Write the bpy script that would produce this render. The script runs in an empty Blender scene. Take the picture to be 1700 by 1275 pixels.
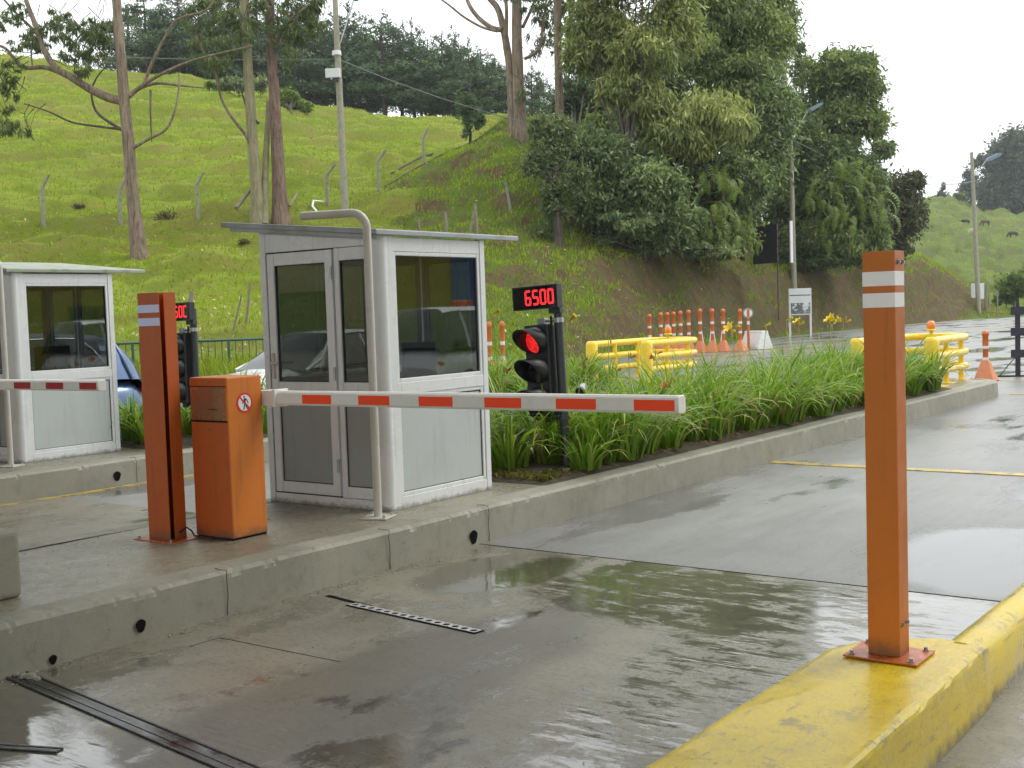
import bpy, bmesh, math, random
import numpy as np
from mathutils import Vector, Matrix, noise
from mathutils.bvhtree import BVHTree

sc = bpy.context.scene
COL = sc.collection
R = math.radians
random.seed(7)
HAZE = 0.0003

# ------------------------------------------------------------------ camera
# the photograph is 1700 x 1275; focal length 2000 px; world: +Y along the toll lanes, +X across, +Z up, camera over the origin
F, CX, CY, CAMH = 2000.0, 850.0, 637.5, 1.7
YAW, PITCH, ROLL = R(36.31228), R(-3.40906), R(-1.86541)
_f = np.array([-math.sin(YAW) * math.cos(PITCH), math.cos(YAW) * math.cos(PITCH), math.sin(PITCH)])
_r = np.array([math.cos(YAW), math.sin(YAW), 0.0])
_u = np.cross(_r, _f)
_c, _s = math.cos(ROLL), math.sin(ROLL)
CR, CU, CF = _c * _r + _s * _u, -_s * _r + _c * _u, _f
CPOS = np.array([0, 0, CAMH])
cam = bpy.data.cameras.new('camera')
cam.sensor_width = 36.0
cam.lens = 36.0 * F / 1700.0
cam.clip_start, cam.clip_end = 0.1, 3000
camo = bpy.data.objects.new('camera', cam)
COL.objects.link(camo)
m = Matrix.Identity(4)
for i in range(3):
    m[i][0], m[i][1], m[i][2], m[i][3] = CR[i], CU[i], -CF[i], CPOS[i]
camo.matrix_world = m
sc.camera = camo

# ------------------------------------------------------------------ sky, sun, exposure
SUN_EL, SUN_AZ = R(52), R(35)       # azimuth measured from +Y towards +X
w = bpy.data.worlds.new("World")
sc.world = w
w.use_nodes = True
nt = w.node_tree
bg = nt.nodes['Background']
sky = nt.nodes.new('ShaderNodeTexSky')
sky.sky_type = 'NISHITA'
sky.sun_disc = False
sky.sun_elevation = SUN_EL
sky.sun_rotation = SUN_AZ
sky.air_density, sky.dust_density, sky.ozone_density = 1.0, 6.0, 1.0
hs = nt.nodes.new('ShaderNodeHueSaturation')      # thick cloud: grey out the clear sky
hs.inputs['Saturation'].default_value = 0.12
nt.links.new(sky.outputs[0], hs.inputs['Color'])
mx = nt.nodes.new('ShaderNodeMix')
mx.data_type = 'RGBA'
mx.inputs['Factor'].default_value = 0.8
mx.inputs['B'].default_value = (8.7, 9.0, 9.15, 1)
nt.links.new(hs.outputs[0], mx.inputs['A'])
nt.links.new(mx.outputs['Result'], bg.inputs['Color'])
bg.inputs['Strength'].default_value = 0.14
sl = bpy.data.lights.new('sun', 'SUN')
sl.energy = 0.9
sl.angle = R(25)
sl.color = (1.0, 0.96, 0.9)
slo = bpy.data.objects.new('sun', sl)
COL.objects.link(slo)
sd = Vector((math.sin(SUN_AZ) * math.cos(SUN_EL), math.cos(SUN_AZ) * math.cos(SUN_EL), math.sin(SUN_EL)))
slo.rotation_euler = sd.to_track_quat('Z', 'Y').to_euler()
slo.location = sd * 60
sc.view_settings.view_transform = 'Standard'
sc.view_settings.look = 'None'
sc.view_settings.exposure = 0.6
sc.view_settings.gamma = 1.0
try:
    sc.cycles.max_bounces = 8
    sc.cycles.transparent_max_bounces = 16
    sc.cycles.caustics_reflective = False
    sc.cycles.caustics_refractive = False
except Exception:
    pass


# ------------------------------------------------------------------ placing helpers (survey of the photograph -> world)
def at(px, py, depth):
    return Vector(CPOS + (CR * ((px - CX) / F) - CU * ((py - CY) / F) + CF) * depth)


def ray(px, py):
    return Vector(CR * ((px - CX) / F) - CU * ((py - CY) / F) + CF)


def gz(px, py, z=0.0):
    d = ray(px, py)
    return Vector(CPOS) + d * ((z - CAMH) / d.z)


def py_of(px, depth, z):
    a, b_ = at(px, 0, depth).z, at(px, 1000, depth).z
    return (a - z) / (a - b_) * 1000


# ------------------------------------------------------------------ object helpers
def tag(o, label=None, cat=None, group=None, kind=None):
    if label: o['label'] = label
    if cat: o['category'] = cat
    if group: o['group'] = group
    if kind: o['kind'] = kind
    return o


def thing(name, label, cat, loc=(0, 0, 0), rz=0.0, group=None):
    o = bpy.data.objects.new(name, None)
    COL.objects.link(o)
    o.location = loc
    o.rotation_euler = (0, 0, rz)
    o.empty_display_size = 0.2
    return tag(o, label, cat, group)


def kids(o):
    return [c for c in bpy.data.objects if c.parent == o]


def copy_tree(o, parent=None):
    c = o.copy()
    COL.objects.link(c)
    if parent is not None:
        c.parent = parent
    for ch in kids(o):
        copy_tree(ch, c)
    return c


class MB:
    """collects shapes, then links them as ONE mesh object"""
    def __init__(s):
        s.v, s.f, s.mi, s.sm = [], [], [], []
        s.cur = 0

    def add(s, vs, fs, smooth=False):
        b = len(s.v)
        s.v += [tuple(v) for v in vs]
        s.f += [[b + i for i in f] for f in fs]
        s.mi += [s.cur] * len(fs)
        s.sm += [smooth] * len(fs)
        return s

    def box(s, x0, x1, y0, y1, z0, z1, M=None):
        vs = [Vector((x, y, z)) for z in (z0, z1) for y in (y0, y1) for x in (x0, x1)]
        if M is not None: vs = [M @ v for v in vs]
        return s.add(vs, [(0, 2, 3, 1), (4, 5, 7, 6), (0, 1, 5, 4), (2, 6, 7, 3), (0, 4, 6, 2), (1, 3, 7, 5)])

    def tube(s, pts, rad, n=10, caps=True, smooth=True):
        pts = [Vector(p) for p in pts]
        if not hasattr(rad, '__len__'): rad = [rad] * len(pts)
        rings, up = [], None
        for i, p in enumerate(pts):
            t = (pts[min(i + 1, len(pts) - 1)] - pts[max(i - 1, 0)]).normalized()
            if up is None:
                up = t.cross(Vector((0.3, 0.9, 0.2))).normalized()
            up = (up - t * up.dot(t)).normalized()
            b = t.cross(up)
            rings.append([p + (up * math.cos(a) + b * math.sin(a)) * rad[i] for a in [2 * math.pi * k / n for k in range(n)]])
        vs = [v for r in rings for v in r]
        fs = []
        for i in range(len(pts) - 1):
            for k in range(n):
                fs.append((i * n + k, i * n + (k + 1) % n, (i + 1) * n + (k + 1) % n, (i + 1) * n + k))
        s.add(vs, fs, smooth)
        if caps:
            s.add(rings[0], [tuple(range(n))[::-1]])
            s.add(rings[-1], [tuple(range(n))])
        return s

    def lathe(s, prof, c=(0, 0, 0), n=16, M=None, smooth=True):
        vs = []
        for r, z in prof:
            for k in range(n):
                a = 2 * math.pi * k / n
                v = Vector((r * math.cos(a), r * math.sin(a), z))
                if M is not None: v = M @ v
                vs.append(v + Vector(c))
        fs = [(i * n + k, i * n + (k + 1) % n, (i + 1) * n + (k + 1) % n, (i + 1) * n + k) for i in range(len(prof) - 1) for k in range(n)]
        return s.add(vs, fs, smooth)

    def prism(s, outline, y0, y1, M=None):
        """outline in x,z extruded along y"""
        n = len(outline)
        vs = [Vector((x, y, z)) for y in (y0, y1) for x, z in outline]
        if M is not None: vs = [M @ v for v in vs]
        fs = [tuple(range(n)), tuple(range(2 * n - 1, n - 1, -1))]
        fs += [(i, n + i, n + (i + 1) % n, (i + 1) % n) for i in range(n)]
        return s.add(vs, fs)

    def build(s, name, mats, parent=None, bevel=0.0, segs=2):
        me = bpy.data.meshes.new(name)
        me.from_pydata(s.v, [], s.f)
        if not isinstance(mats, (list, tuple)): mats = [mats]
        for mm in mats: me.materials.append(mm)
        me.polygons.foreach_set('material_index', s.mi)
        bm = bmesh.new()
        bm.from_mesh(me)
        bmesh.ops.recalc_face_normals(bm, faces=bm.faces)
        bm.to_mesh(me)
        bm.free()
        me.polygons.foreach_set('use_smooth', s.sm)
        me.update()
        o = bpy.data.objects.new(name, me)
        COL.objects.link(o)
        if parent is not None: o.parent = parent
        if bevel:
            b = o.modifiers.new('b', 'BEVEL')
            b.width, b.segments, b.limit_method, b.angle_limit = bevel, segs, 'ANGLE', R(40)
            b.harden_normals = False
        return o


def np_mesh(name, V, Q, mat, parent=None, tint=None, smooth=False):
    """numpy verts (N,3) and quads (M,4)"""
    me = bpy.data.meshes.new(name)
    V = np.asarray(V, np.float32)
    Q = np.asarray(Q, np.int32)
    me.vertices.add(len(V))
    me.vertices.foreach_set('co', V.ravel())
    me.loops.add(Q.size)
    me.loops.foreach_set('vertex_index', Q.ravel())
    me.polygons.add(len(Q))
    me.polygons.foreach_set('loop_start', np.arange(0, Q.size, Q.shape[1], dtype=np.int32))
    if smooth: me.polygons.foreach_set('use_smooth', np.ones(len(Q), bool))
    me.update(calc_edges=True)
    me.validate()
    if tint is not None:
        a = me.attributes.new('tint', 'FLOAT', 'FACE')
        a.data.foreach_set('value', np.asarray(tint, np.float32))
    me.materials.append(mat)
    o = bpy.data.objects.new(name, me)
    COL.objects.link(o)
    if parent is not None: o.parent = parent
    return o


# ------------------------------------------------------------------ materials
class NT:
    def __init__(s, name):
        s.m = bpy.data.materials.new(name)
        s.m.use_nodes = True
        s.t = s.m.node_tree
        s.b = s.t.nodes['Principled BSDF']
        s.out = s.t.nodes['Material Output']

    def n(s, typ, **kw):
        nd = s.t.nodes.new('ShaderNode' + typ)
        for k, v in kw.items():
            if k in nd.inputs: nd.inputs[k].default_value = v
            else: setattr(nd, k, v)
        return nd

    def l(s, a, b):
        s.t.links.new(a, b)

    def noise(s, scale, detail=4, rough=0.55, vec=None, out='Fac'):
        nd = s.n('TexNoise')
        nd.inputs['Scale'].default_value = scale
        nd.inputs['Detail'].default_value = detail
        nd.inputs['Roughness'].default_value = rough
        if vec is None: vec = s.pos()
        s.l(vec, nd.inputs['Vector'])
        return nd.outputs[out]

    def pos(s):
        if not hasattr(s, '_p'):
            s._p = s.n('TexCoord').outputs['Object']
        return s._p

    def mapv(s, scale=(1, 1, 1), loc=(0, 0, 0), rot=(0, 0, 0)):
        nd = s.n('Mapping')
        nd.inputs['Scale'].default_value = scale
        nd.inputs['Location'].default_value = loc
        nd.inputs['Rotation'].default_value = rot
        s.l(s.pos(), nd.inputs['Vector'])
        return nd.outputs[0]

    def ramp(s, fac, stops):
        nd = s.n('ValToRGB')
        el = nd.color_ramp.elements
        while len(el) < len(stops): el.new(0.5)
        for e, (p, c) in zip(el, stops):
            e.position = p
            e.color = (*c, 1) if len(c) == 3 else c
        s.l(fac, nd.inputs[0])
        return nd.outputs[0]

    def rng(s, v, a, b, c=0.0, d=1.0, smooth=True):
        nd = s.n('MapRange')
        nd.interpolation_type = 'SMOOTHSTEP' if smooth else 'LINEAR'
        for i, x in enumerate((a, b, c, d)): nd.inputs[i + 1].default_value = x
        s.l(v, nd.inputs[0])
        return nd.outputs[0]

    def mix(s, fac, a, b, mode='MIX'):
        nd = s.n('Mix')
        nd.data_type = 'RGBA'
        nd.blend_type = mode
        for sock, v in ((nd.inputs['Factor'], fac), (nd.inputs['A'], a), (nd.inputs['B'], b)):
            if hasattr(v, 'is_linked') or hasattr(v, 'links'): s.l(v, sock)
            elif isinstance(v, (tuple, list)): sock.default_value = (*v, 1) if len(v) == 3 else v
            else: sock.default_value = v
        return nd.outputs['Result']

    def math(s, op, a, b=0.0, clamp=False):
        nd = s.n('Math')
        nd.operation = op
        nd.use_clamp = clamp
        for i, v in enumerate((a, b)):
            if hasattr(v, 'links'): s.l(v, nd.inputs[i])
            else: nd.inputs[i].default_value = v
        return nd.outputs[0]

    def bump(s, h, strength=0.3, dist=0.01, normal=None):
        nd = s.n('Bump')
        nd.inputs['Strength'].default_value = strength if not hasattr(strength, 'links') else 0
        if hasattr(strength, 'links'): s.l(strength, nd.inputs['Strength'])
        nd.inputs['Distance'].default_value = dist
        s.l(h, nd.inputs['Height'])
        if normal is not None: s.l(normal, nd.inputs['Normal'])
        return nd.outputs[0]

    def set(s, **kw):
        for k, v in kw.items():
            k = k.replace('_', ' ')
            i = s.b.inputs[k]
            if hasattr(v, 'links'): s.l(v, i)
            elif isinstance(v, (tuple, list)) and len(v) == 3 and i.type == 'RGBA': i.default_value = (*v, 1)
            else: i.default_value = v
        return s


def paint(name, col, rough=0.35, metal=0.0, dirt=0.25, scale=6.0, coat=0.0, bump=0.05, dcol=None, streak=0.0, foot=0.0):
    t = NT(name)
    a = t.noise(scale, 6, 0.65)
    b = t.noise(scale * 9, 3, 0.6)
    f = t.math('MULTIPLY', t.rng(a, 0.45, 0.75), dirt)
    dc = dcol or tuple(c * 0.55 + 0.01 for c in col)
    c1 = t.mix(f, col, dc)
    c2 = t.mix(t.math('MULTIPLY', t.rng(b, 0.55, 0.8), dirt * 0.5), c1, dc)
    if streak:
        sn = t.noise(2.0, 5, 0.65, t.mapv((9, 9, 0.8)))
        c2 = t.mix(t.math('MULTIPLY', t.rng(sn, 0.52, 0.72), streak), c2, tuple(x * .45 for x in col))
        ch = t.noise(38, 3, 0.7)
        c2 = t.mix(t.math('MULTIPLY', t.rng(ch, 0.70, 0.74), streak * 1.2, True), c2, tuple(x * .3 + .02 for x in col))
    if foot:
        sp = t.n('SeparateXYZ')
        t.l(t.pos(), sp.inputs[0])
        zz = t.math('ADD', sp.outputs['Z'], t.math('MULTIPLY', t.math('SUBTRACT', t.noise(14, 6, 0.75), 0.5), foot * 2.2))
        c2 = t.mix(t.math('MULTIPLY', t.rng(zz, 0.0, foot, 1, 0), 0.7), c2, (0.10, 0.075, 0.05))
        rs = t.noise(55, 4, 0.7)
        c2 = t.mix(t.math('MULTIPLY', t.rng(rs, 0.66, 0.70), 0.7), c2, (0.16, 0.06, 0.025))
    t.set(Base_Color=c2, Metallic=metal, Roughness=t.rng(a, 0.3, 0.7, max(0.03, rough - 0.08), rough + 0.12), Coat_Weight=coat, Coat_Roughness=0.08)
    if bump: t.set(Normal=t.bump(b, bump, 0.004))
    return t.m


def emit(name, col, s):
    t = NT(name)
    t.set(Base_Color=tuple(c * 0.4 for c in col), Emission_Color=col, Emission_Strength=s, Roughness=0.4)
    return t.m


M = {}
M['white_alu'] = paint('white_aluminium', (0.70, 0.72, 0.72), 0.3, 0, 0.2, 3, 0.0, 0.02, (0.5, 0.5, 0.48), 0.22, 0.05)
M['panel'] = paint('grey_panel', (0.47, 0.505, 0.495), 0.42, 0, 0.15, 2.5, 0, 0.02, None, 0.18)
M['door_panel'] = paint('dark_grey_door_panel', (0.30, 0.315, 0.30), 0.42, 0, 0.15, 2.5, 0, 0.02, None, 0.18)
M['gasket'] = paint('gasket', (0.03, 0.03, 0.03), 0.6, 0, 0)
M['roof_metal'] = paint('roof_sheet', (0.33, 0.35, 0.36), 0.45, 0.2, 0.5, 4, 0, 0.06, (0.17, 0.2, 0.12))
M['pipe'] = paint('cream_pipe', (0.50, 0.49, 0.43), 0.38, 0, 0.3, 8, 0, 0.03)
M['orange'] = paint('orange_powder_coat', (0.60, 0.17, 0.014), 0.5, 0, 0.35, 7, 0.08, 0.03, (0.48, 0.14, 0.02), 0.4, 0.10)
M['orange_shaded'] = paint('shaded_orange_paint', (0.50, 0.105, 0.016), 0.45, 0, 0.35, 7, 0.0, 0.03, (0.36, 0.085, 0.02), 0.35, 0.10)  # the orange with shade under the canopy mixed into its colour
M['orange_plate'] = paint('orange_base_plate_paint', (0.50, 0.12, 0.02), 0.3, 0, 0.4, 20, 0, 0.03)
M['steel_label'] = paint('brushed_plate', (0.42, 0.22, 0.12), 0.22, 0.6, 0.04, 4, 0, 0.0)
M['boom_white'] = paint('boom_white', (0.80, 0.79, 0.74), 0.35, 0, 0.25, 6, 0, 0.02)
M['red_tape'] = paint('red_reflective_tape', (1.0, 0.075, 0.008), 0.5, 0, 0.06, 12, 0.0, 0.02, (0.8, 0.04, 0.01))
M['dark_red_tape'] = paint('dull_red_tape', (0.42, 0.015, 0.015), 0.6, 0, 0.15, 12, 0.0, 0.02)
M['retro'] = paint('retroreflective_sheet', (0.98, 0.98, 0.98), 0.3, 0, 0.0, 6, 0.0, 0.0)
M['retro_blue'] = paint('bluish_reflective_sheet', (0.66, 0.73, 0.99), 0.35, 0, 0.05, 6, 0.0, 0.0)
M['black'] = paint('black_plastic', (0.018, 0.019, 0.02), 0.36, 0, 0.2, 10, 0, 0.04, (0.05, 0.05, 0.05))
M['black_in'] = paint('black_matt', (0.01, 0.01, 0.01), 0.8, 0, 0, 10, 0, 0.0)
M['black_in'].node_tree.nodes['Principled BSDF'].inputs['Specular IOR Level'].default_value = 0.03
M['dark_metal'] = paint('dark_pole_paint', (0.045, 0.05, 0.055), 0.4, 0.2, 0.3, 8, 0, 0.04)
M['steel'] = paint('galvanised_steel', (0.42, 0.43, 0.43), 0.35, 0.8, 0.3, 20, 0, 0.04)
M['yellow'] = paint('yellow_gloss_paint', (0.80, 0.56, 0.02), 0.26, 0, 0.3, 5, 0.2, 0.04, (0.6, 0.4, 0.03))
M['green_metal'] = paint('green_railing_paint', (0.035, 0.12, 0.09), 0.4, 0, 0.3, 5)
M['plastic_orange'] = paint('orange_plastic', (0.55, 0.13, 0.02), 0.45, 0, 0.35, 9, 0, 0.03, (0.30, 0.08, 0.03))
M['cone_base'] = paint('faded_orange_rubber', (0.60, 0.22, 0.10), 0.6, 0, 0.4, 9, 0, 0.05)
M['white_plastic'] = paint('white_plastic', (0.72, 0.73, 0.72), 0.45, 0, 0.3, 5, 0, 0.03)
M['wood_pole'] = paint('weathered_pole', (0.30, 0.29, 0.22), 0.75, 0, 0.7, 6, 0, 0.3, (0.16, 0.15, 0.10))
M['post_conc'] = paint('old_concrete_post', (0.26, 0.26, 0.21), 0.85, 0, 0.8, 9, 0, 0.3, (0.10, 0.10, 0.07))
M['stake'] = paint('grey_stake', (0.22, 0.19, 0.14), 0.85, 0, 0.8, 9, 0, 0.3, (0.10, 0.08, 0.05))
M['sign_white'] = paint('sign_white', (0.74, 0.75, 0.74), 0.4, 0, 0.2, 2)
M['cable'] = paint('cable_rubber', (0.012, 0.012, 0.012), 0.5, 0, 0)
M['wire'] = paint('grey_wire', (0.16, 0.17, 0.17), 0.5, 0, 0)
M['beacon'] = paint('amber_lens', (0.75, 0.22, 0.02), 0.15, 0, 0.1, 9, 0.5, 0)
M['blue_car'] = paint('blue_car_paint', (0.035, 0.085, 0.19), 0.25, 0.3, 0.1, 2, 0.8, 0)
M['white_car'] = paint('white_car_paint', (0.72, 0.73, 0.74), 0.25, 0, 0.05, 2, 0.8, 0)
M['silver_car'] = paint('silver_car_paint', (0.5, 0.51, 0.52), 0.25, 0.4, 0.05, 2, 0.8, 0)
M['tyre'] = paint('tyre', (0.02, 0.02, 0.02), 0.8, 0, 0.2)
M['chrome'] = paint('chrome', (0.75, 0.76, 0.77), 0.12, 1.0, 0, 2, 0, 0)
M['car_glass'] = paint('car_glass', (0.02, 0.024, 0.028), 0.05, 0, 0, 2, 0.5, 0)
M['tail_red'] = paint('tail_lens', (0.6, 0.03, 0.02), 0.15, 0, 0, 2, 0.6, 0)
M['canopy'] = paint('canopy_sheet', (0.55, 0.54, 0.51), 0.6, 0, 0.3, 0.6)
M['yellow_wall'] = paint('yellow_wall', (0.34, 0.27, 0.03), 0.6, 0, 0.3, 0.8)
M['blue_wall'] = paint('blue_wall', (0.04, 0.10, 0.32), 0.6, 0, 0.2, 0.8)
M['cow_dark'] = paint('dark_cow_hide', (0.025, 0.022, 0.02), 0.7, 0, 0.3, 3)
M['cow_pied'] = paint('pied_cow_hide', (0.07, 0.045, 0.035), 0.7, 0, 0.3, 3)
M['cow_pale'] = paint('pale_cow_hide', (0.55, 0.45, 0.4), 0.7, 0, 0.3, 3)
M['led'] = emit('red_led', (1.0, 0.03, 0.04), 2.2)
M['red_lens'] = None


def glass_mat():
    t = NT('tinted_window_glass')
    tr = t.n('BsdfTransparent')
    tr.inputs['Color'].default_value = (0.31, 0.335, 0.32, 1)
    gl = t.n('BsdfGlossy')
    gl.inputs['Roughness'].default_value = 0.02
    gl.inputs['Color'].default_value = (0.9, 0.92, 0.92, 1)
    fr = t.n('Fresnel')
    fr.inputs['IOR'].default_value = 1.5
    ms = t.n('MixShader')
    t.l(t.math('MULTIPLY', fr.outputs[0], 2.4, True), ms.inputs[0])
    t.l(tr.outputs[0], ms.inputs[1])
    t.l(gl.outputs[0], ms.inputs[2])
    t.l(ms.outputs[0], t.out.inputs['Surface'])
    return t.m


M['glass'] = glass_mat()


def lens_mat():
    t = NT('lit_red_lens')
    v = t.n('TexVoronoi')
    v.inputs['Scale'].default_value = 55
    t.l(t.pos(), v.inputs['Vector'])
    k = t.rng(v.outputs['Distance'], 0.1, 0.55, 1.0, 0.15)
    t.set(Base_Color=(0.3, 0.01, 0.01), Emission_Color=t.mix(k, (0.35, 0.0, 0.0), (1.0, 0.05, 0.05)), Emission_Strength=0.9, Roughness=0.3)
    return t.m


M['red_lens'] = lens_mat()


def concrete(name, c1, c2, stain, rough=0.75, bump=0.35, pit=True, streak=0.5):
    t = NT(name)
    big = t.noise(0.9, 6, 0.65)
    mid = t.noise(7, 6, 0.7)
    fine = t.noise(70, 4, 0.7)
    st = t.noise(1.0, 5, 0.6, t.mapv((5, 5, 0.7)))
    c = t.mix(t.rng(big, 0.3, 0.7), c1, c2)
    c = t.mix(t.math('MULTIPLY', t.rng(mid, 0.5, 0.72), 0.45), c, stain)
    c = t.mix(t.math('MULTIPLY', t.rng(st, 0.5, 0.7), streak), c, stain)
    c = t.mix(t.math('MULTIPLY', t.rng(fine, 0.52, 0.75), 0.35), c, stain)
    h = fine
    if pit:
        v = t.n('TexVoronoi')
        v.inputs['Scale'].default_value = 22
        t.l(t.mix(0.35, t.pos(), t.noise(9, 3, 0.5, None, 'Color')), v.inputs['Vector'])
        p = t.math('MULTIPLY', t.rng(v.outputs['Distance'], 0.06, 0.16, 1, 0), t.rng(mid, 0.5, 0.6))
        c = t.mix(p, c, tuple(x * 0.25 for x in stain))
        h = t.math('SUBTRACT', t.math('ADD', t.math('MULTIPLY', mid, 0.9), t.math('MULTIPLY', fine, 0.5)), p)
    t.set(Base_Color=c, Roughness=t.rng(mid, 0.3, 0.7, rough - 0.15, rough + 0.1), Normal=t.bump(h, bump, 0.012))
    return t


M['kerb'] = concrete('grey_kerb_concrete', (0.225, 0.22, 0.17), (0.285, 0.275, 0.22), (0.15, 0.145, 0.11), 0.7, 0.35, True, 0.3).m
M['slab'] = concrete('damp_island_concrete', (0.17, 0.16, 0.115), (0.28, 0.26, 0.19), (0.09, 0.083, 0.058), 0.36, 0.3, False, 0.2).m


def yellow_kerb():
    t = NT('worn_yellow_kerb_paint')
    big = t.noise(2.2, 6, 0.7)
    mid = t.noise(13, 6, 0.7)
    fine = t.noise(90, 4, 0.7)
    scr = t.noise(3.0, 6, 0.75, t.mapv((9, 1.2, 9)))
    c = t.mix(t.rng(big, 0.3, 0.7), (0.66, 0.49, 0.015), (0.78, 0.59, 0.03))
    c = t.mix(t.math('MULTIPLY', t.rng(mid, 0.5, 0.75), 0.5), c, (0.50, 0.36, 0.06))
    c = t.mix(t.math('MULTIPLY', t.rng(scr, 0.57, 0.66), 0.65), c, (0.24, 0.20, 0.11))
    gg = t.n('SeparateXYZ')
    t.l(t.pos(), gg.inputs[0])
    edge = t.math('MULTIPLY', t.rng(gg.outputs['Z'], 0.215, 0.252, 0, 1), t.rng(gg.outputs['Z'], 0.2605, 0.2575, 0, 1))
    c = t.mix(t.math('MULTIPLY', edge, t.rng(t.noise(9.0, 7, 0.8), 0.54, 0.60, 0, .8)), c, (0.24, 0.20, 0.11))
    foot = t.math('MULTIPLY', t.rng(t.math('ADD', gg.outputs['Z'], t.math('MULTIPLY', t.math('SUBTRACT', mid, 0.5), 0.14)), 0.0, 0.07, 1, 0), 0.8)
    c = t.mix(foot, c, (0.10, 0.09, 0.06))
    c = t.mix(t.math('MULTIPLY', t.rng(fine, 0.58, 0.7), 0.7), c, (0.16, 0.13, 0.06))
    h = t.math('ADD', t.math('MULTIPLY', mid, 0.8), t.math('MULTIPLY', fine, 0.4))
    t.set(Base_Color=c, Roughness=t.rng(big, 0.35, 0.65, 0.16, 0.40), Normal=t.bump(h, 0.4, 0.012), Specular_IOR_Level=0.35, Coat_Weight=0.15, Coat_Roughness=0.05)
    return t.m


M['yellow_kerb'] = yellow_kerb()


def blob(t, cx, cy, rx, ry, rot=0.0, wob=0.35, ns=1.3):
    """soft-edged wet patch on the ground: 1 inside, 0 outside"""
    nd = t.n('Mapping')
    nd.vector_type = 'TEXTURE'
    nd.inputs['Location'].default_value = (cx, cy, 0)
    nd.inputs['Scale'].default_value = (rx, ry, 1000)
    nd.inputs['Rotation'].default_value = (0, 0, rot)
    t.l(t.pos(), nd.inputs['Vector'])
    ln = t.n('VectorMath')
    ln.operation = 'LENGTH'
    t.l(nd.outputs[0], ln.inputs[0])
    nz = t.math('MULTIPLY', t.math('SUBTRACT', t.noise(ns, 5, 0.6), 0.5), wob * 2)
    return t.rng(t.math('ADD', ln.outputs['Value'], nz), 0.72, 1.08, 1, 0)


def wet_concrete():
    t = NT('wet_lane_concrete')
    big = t.noise(0.55, 6, 0.62)
    mid = t.noise(4.5, 7, 0.7)
    fine = t.noise(34, 6, 0.85)
    brush = t.noise(2.2, 6, 0.7, t.mapv((1.0, 16, 1)))
    c = t.mix(t.rng(big, 0.32, 0.68), (0.185, 0.172, 0.128), (0.29, 0.275, 0.215))
    c = t.mix(t.math('MULTIPLY', t.rng(mid, 0.45, 0.75), 0.55), c, (0.14, 0.12, 0.085))
    c = t.mix(t.math('MULTIPLY', t.rng(brush, 0.5, 0.75), 0.45), c, (0.13, 0.11, 0.08))
    c = t.mix(t.math('MULTIPLY', t.rng(fine, 0.5, 0.64), 0.85), c, (0.06, 0.053, 0.04))
    c = t.mix(t.math('MULTIPLY', t.rng(t.noise(24, 5, .7, t.mapv((.6, 2.2, 1))), 0.52, 0.68), 0.6), c, (0.30, 0.27, 0.20))
    tyre = t.math('MULTIPLY', blob(t, -3.75, 3.9, 0.55, 2.2, 0, 0.35, 0.9), 0.55)
    c = t.mix(tyre, c, (0.07, 0.062, 0.05))
    rust = t.math('MULTIPLY', blob(t, -4.3, 3.75, 0.5, 0.35, 0.3, 0.5, 2.0), 0.14)
    c = t.mix(rust, c, (0.25, 0.13, 0.04))
    # water: one deep puddle against the joint, thinner films elsewhere
    p1 = blob(t, -2.65, 6.2, 1.9, 0.8, 0.05, 0.32, 1.1)
    p2 = t.math('MULTIPLY', blob(t, -2.3, 4.45, 0.7, 1.5, 0.2, 0.4, 1.4), 0.9)
    p3 = blob(t, -4.75, 6.2, 0.5, 0.7, 0.0, 0.3, 1.2)
    p4 = blob(t, -4.6, 2.7, 0.9, 0.35, -0.2, 0.4, 1.5)
    p5 = t.math('MULTIPLY', blob(t, -0.75, 5.3, 0.28, 1.1, 0.1, 0.5, 2.2), 0.8)
    film = t.rng(t.noise(0.9, 7, 0.7, t.mapv((1.5, 0.9, 1), (3, 1, 0))), 0.47, 0.6, 0, 0.85)
    isl = t.noise(3.4, 6, 0.72, t.mapv((1.0, 2.6, 1), (2, 0, 0), (0, 0, 0.2)))
    brk = t.rng(isl, 0.36, 0.54, 0.15, 1)
    p1 = t.math('MULTIPLY', p1, brk)
    p2 = t.math('MULTIPLY', p2, t.rng(isl, 0.42, 0.56, 0.0, 1))
    wet = t.math('MAXIMUM', t.math('MAXIMUM', p1, p2), t.math('MAXIMUM', p3, p4))
    wet = t.math('MAXIMUM', t.math('MAXIMUM', wet, p5), film)
    c = t.mix(wet, c, t.mix(1.0, c, (0.5, 0.5, 0.5), 'MULTIPLY'))
    ripple = t.noise(5.0, 3, 0.5, t.mapv((1.0, 1.8, 1), (0, 0, 0), (0, 0, 0.25)))
    h = t.math('ADD', t.math('MULTIPLY', fine, 0.35), t.math('MULTIPLY', brush, 0.45))
    dry_n = t.bump(h, t.rng(wet, 0, 1, 0.45, 0.02), 0.014)
    wind = t.noise(2.2, 3, 0.5, t.mapv((0.8, 4.2, 1), (0, 0, 0), (0, 0, 0.30)))
    n2 = t.bump(ripple, t.rng(wet, 0, 1, 0.0, 0.07), 0.02, dry_n)
    n2 = t.bump(wind, t.math('MULTIPLY', t.math('MAXIMUM', p2, t.math('MULTIPLY', p4, .6)), t.math('MULTIPLY', t.rng(t.noise(1.6, 3, .5), .42, .64), 0.20)), 0.05, n2)
    t.set(Base_Color=c, Roughness=t.math('ADD', t.rng(wet, 0.1, 0.9, 0.30, 0.03), t.math('MULTIPLY', t.rng(mid, 0.4, 0.7), 0.06)), Normal=n2, IOR=1.5, Coat_Weight=t.math('MULTIPLY', wet, 0.6), Coat_Roughness=0.03, Coat_IOR=1.6)
    t.l(n2, t.b.inputs['Coat Normal'])
    return t.m


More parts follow.
